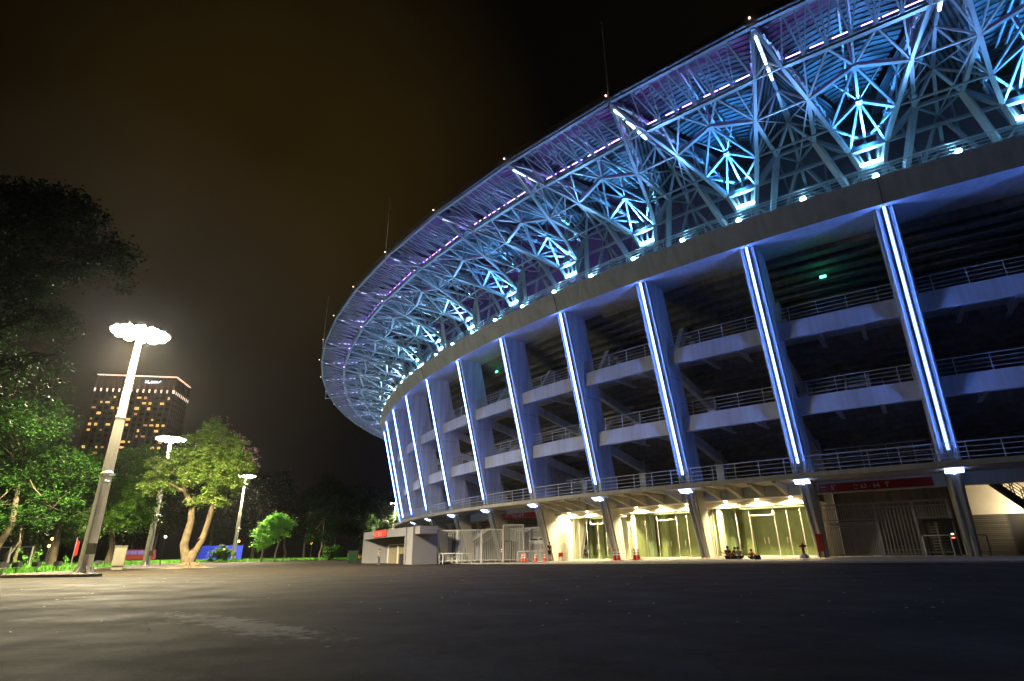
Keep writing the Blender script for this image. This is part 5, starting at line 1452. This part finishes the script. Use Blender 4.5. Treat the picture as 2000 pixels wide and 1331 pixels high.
    return m
M['asphalt'] = ground_mat()
q = MB()
rl = [60, 100, 118.3, 119.5, 121, 123, 126, 130, 135, 142, 150, 170, 220, 330, 600, 1600]
nth = 243
def zg(k, r):
    zk = .25 if -6 <= k <= 1 else (max(.05, .25 - (k - 1) * .055) if k > 1 and k < 40 else .05)
    if r >= 146: return 0.0
    f = max(0.0, min(1.0, (146 - r) / 27.7)); return zk * f * f * (3 - 2 * f)
rows = []
for r in rl:
    row = []
    for i in range(nth):
        k = i / nth * (2 * math.pi / -DT); kk_ = k if k < 40 else k - (2 * math.pi / -DT)
        p = Wp(k, r, zg(kk_, r)); row.append(p)
    rows.append(row)
vs = [p for row in rows for p in row]; fs = []
for i in range(len(rl) - 1):
    for j in range(nth): j2 = (j + 1) % nth; fs.append((i * nth + j, i * nth + j2, (i + 1) * nth + j2, (i + 1) * nth + j))
me = bpy.data.meshes.new('ground'); me.from_pydata(vs, [], fs); me.update(); me.materials.append(M['asphalt'])
bm = bmesh.new(); bm.from_mesh(me); bmesh.ops.recalc_face_normals(bm, faces=bm.faces)
if sum(f.normal.z for f in bm.faces) < 0: bmesh.ops.reverse_faces(bm, faces=bm.faces)
bm.to_mesh(me); bm.free()
o = bpy.data.objects.new('ground', me); C.objects.link(o); tag(o, kind='structure')

lr = random.Random(77); vs = []; fs = []
for _ in range(170):
    t = lr.random(); y = 9 + 42 * t ** 1.4; x = lr.uniform(-.75, .75) * y * 1.1 - 1
    if math.hypot(x - CX, y - CY) < 121: continue
    a = lr.uniform(0, 6.28); L1, L2 = lr.uniform(.015, .04) * (1 + y * .03), lr.uniform(.01, .02) * (1 + y * .03); cs, sn = math.cos(a), math.sin(a)
    z = zg((math.atan2(y - CY, x - CX) - T0) / DT, math.hypot(x - CX, y - CY)) + .012
    i = len(vs)
    for p_, q_ in ((-1, 0), (0, -1), (1, 0), (0, 1)): vs.append((x + p_ * L1 * cs - q_ * L2 * sn, y + p_ * L1 * sn + q_ * L2 * cs, z + (.01 if q_ == 1 else 0)))
    fs.append((i, i + 1, i + 2, i + 3))
me = bpy.data.meshes.new('litter'); me.from_pydata(vs, [], fs); me.update(); me.materials.append(mat('dry_leaf', (.3, .25, .17), .8, var=.5, vscale=.7))
o = bpy.data.objects.new('litter', me); C.objects.link(o); tag(o, 'dry leaves and scraps of paper scattered over the dark asphalt', 'litter', kind='stuff')

# ---------------------------------------------------------------- sky
w = bpy.data.worlds.new('World'); sc.world = w; w.use_nodes = True
nt = w.node_tree; bg = nt.nodes['Background']
tc = nt.nodes.new('ShaderNodeTexCoord')
def wramp(src, els):
    r = nt.nodes.new('ShaderNodeValToRGB')
    while len(r.color_ramp.elements) < len(els): r.color_ramp.elements.new(.5)
    for e, (p, c) in zip(r.color_ramp.elements, els): e.position = p; e.color = (*c, 1)
    nt.links.new(src, r.inputs['Fac']); return r.outputs['Color']
def glow(dirv, p0, p1, c):
    d = nt.nodes.new('ShaderNodeVectorMath'); d.operation = 'DOT_PRODUCT'; d.inputs[1].default_value = Vector(dirv).normalized()
    nt.links.new(tc.outputs['Generated'], d.inputs[0])
    return wramp(d.outputs['Value'], [(p0, (0, 0, 0)), ((p0 + p1) / 2, [x * .32 for x in c]), (p1, c)])
def wadd(a, b):
    x = nt.nodes.new('ShaderNodeMix'); x.data_type = 'RGBA'; x.blend_type = 'ADD'; x.inputs['Factor'].default_value = 1
    nt.links.new(a, x.inputs['A']); nt.links.new(b, x.inputs['B']); return x.outputs['Result']
sep = nt.nodes.new('ShaderNodeSeparateXYZ'); nt.links.new(tc.outputs['Generated'], sep.inputs[0])
base = wramp(sep.outputs['Z'], [(0.0, (.006, .0052, .0045)), (.25, (.0058, .0046, .0035)), (.6, (.0022, .0016, .001)), (1, (.002, .0015, .001))])
n = nt.nodes.new('ShaderNodeTexNoise'); n.inputs['Scale'].default_value = 2.2; n.inputs['Detail'].default_value = 5
nt.links.new(tc.outputs['Generated'], n.inputs['Vector'])
cl = wramp(n.outputs['Fac'], [(.25, (.55, .55, .55)), (.75, (1.35, 1.3, 1.25))])
g1 = glow((-.40, .80, .62), .90, 1.0, (.017, .0105, .0018))
mast_halo = glow((-.62, .86, .36), .94, 1.0, (.012, .0105, .0085))  # grey halo behind the nearest mast head, painted into the sky colour
s_ = wadd(wadd(base, g1), mast_halo)
mx = nt.nodes.new('ShaderNodeMix'); mx.data_type = 'RGBA'; mx.blend_type = 'MULTIPLY'; mx.inputs['Factor'].default_value = 1
nt.links.new(s_, mx.inputs['A']); nt.links.new(cl, mx.inputs['B'])
nt.links.new(mx.outputs['Result'], bg.inputs['Color']); bg.inputs['Strength'].default_value = 1.0

# ---------------------------------------------------------------- haze
HAZE = 0.000095
if HAZE:
    q = MB(); q.box2((-560, -60, -1.2), (260, 640, 205)); o = q.build('haze', [])
    hm = bpy.data.materials.new('haze'); hm.use_nodes = True; ht = hm.node_tree
    ht.nodes.remove(ht.nodes['Principled BSDF'])
    pv = ht.nodes.new('ShaderNodeVolumePrincipled'); pv.inputs['Density'].default_value = HAZE; pv.inputs['Color'].default_value = (.85, .85, .85, 1); pv.inputs['Anisotropy'].default_value = .88
    ht.links.new(pv.outputs['Volume'], ht.nodes['Material Output'].inputs['Volume'])
    o.data.materials.append(hm); tag(o, kind='stuff')

# ---------------------------------------------------------------- camera and render settings
cam = bpy.data.cameras.new('camera'); co = bpy.data.objects.new('camera', cam); C.objects.link(co)
cam.sensor_width = 36; cam.lens = 1094 / 2000 * 36; cam.clip_end = 5000; cam.clip_start = .05
co.matrix_world = Matrix.Translation((0, 0, 1.0)) @ Matrix.Rotation(math.pi / 2 + .364, 4, 'X') @ Matrix.Rotation(-.012, 4, 'Z')
sc.camera = co
sc.view_settings.view_transform = 'Standard'; sc.view_settings.look = 'None'; sc.view_settings.exposure = 0; sc.view_settings.gamma = 1
sc.cycles.use_denoising = True
sc.cycles.max_bounces = 6; sc.cycles.diffuse_bounces = 3; sc.cycles.transparent_max_bounces = 12
sc.cycles.sample_clamp_indirect = 4; sc.cycles.sample_clamp_direct = 0
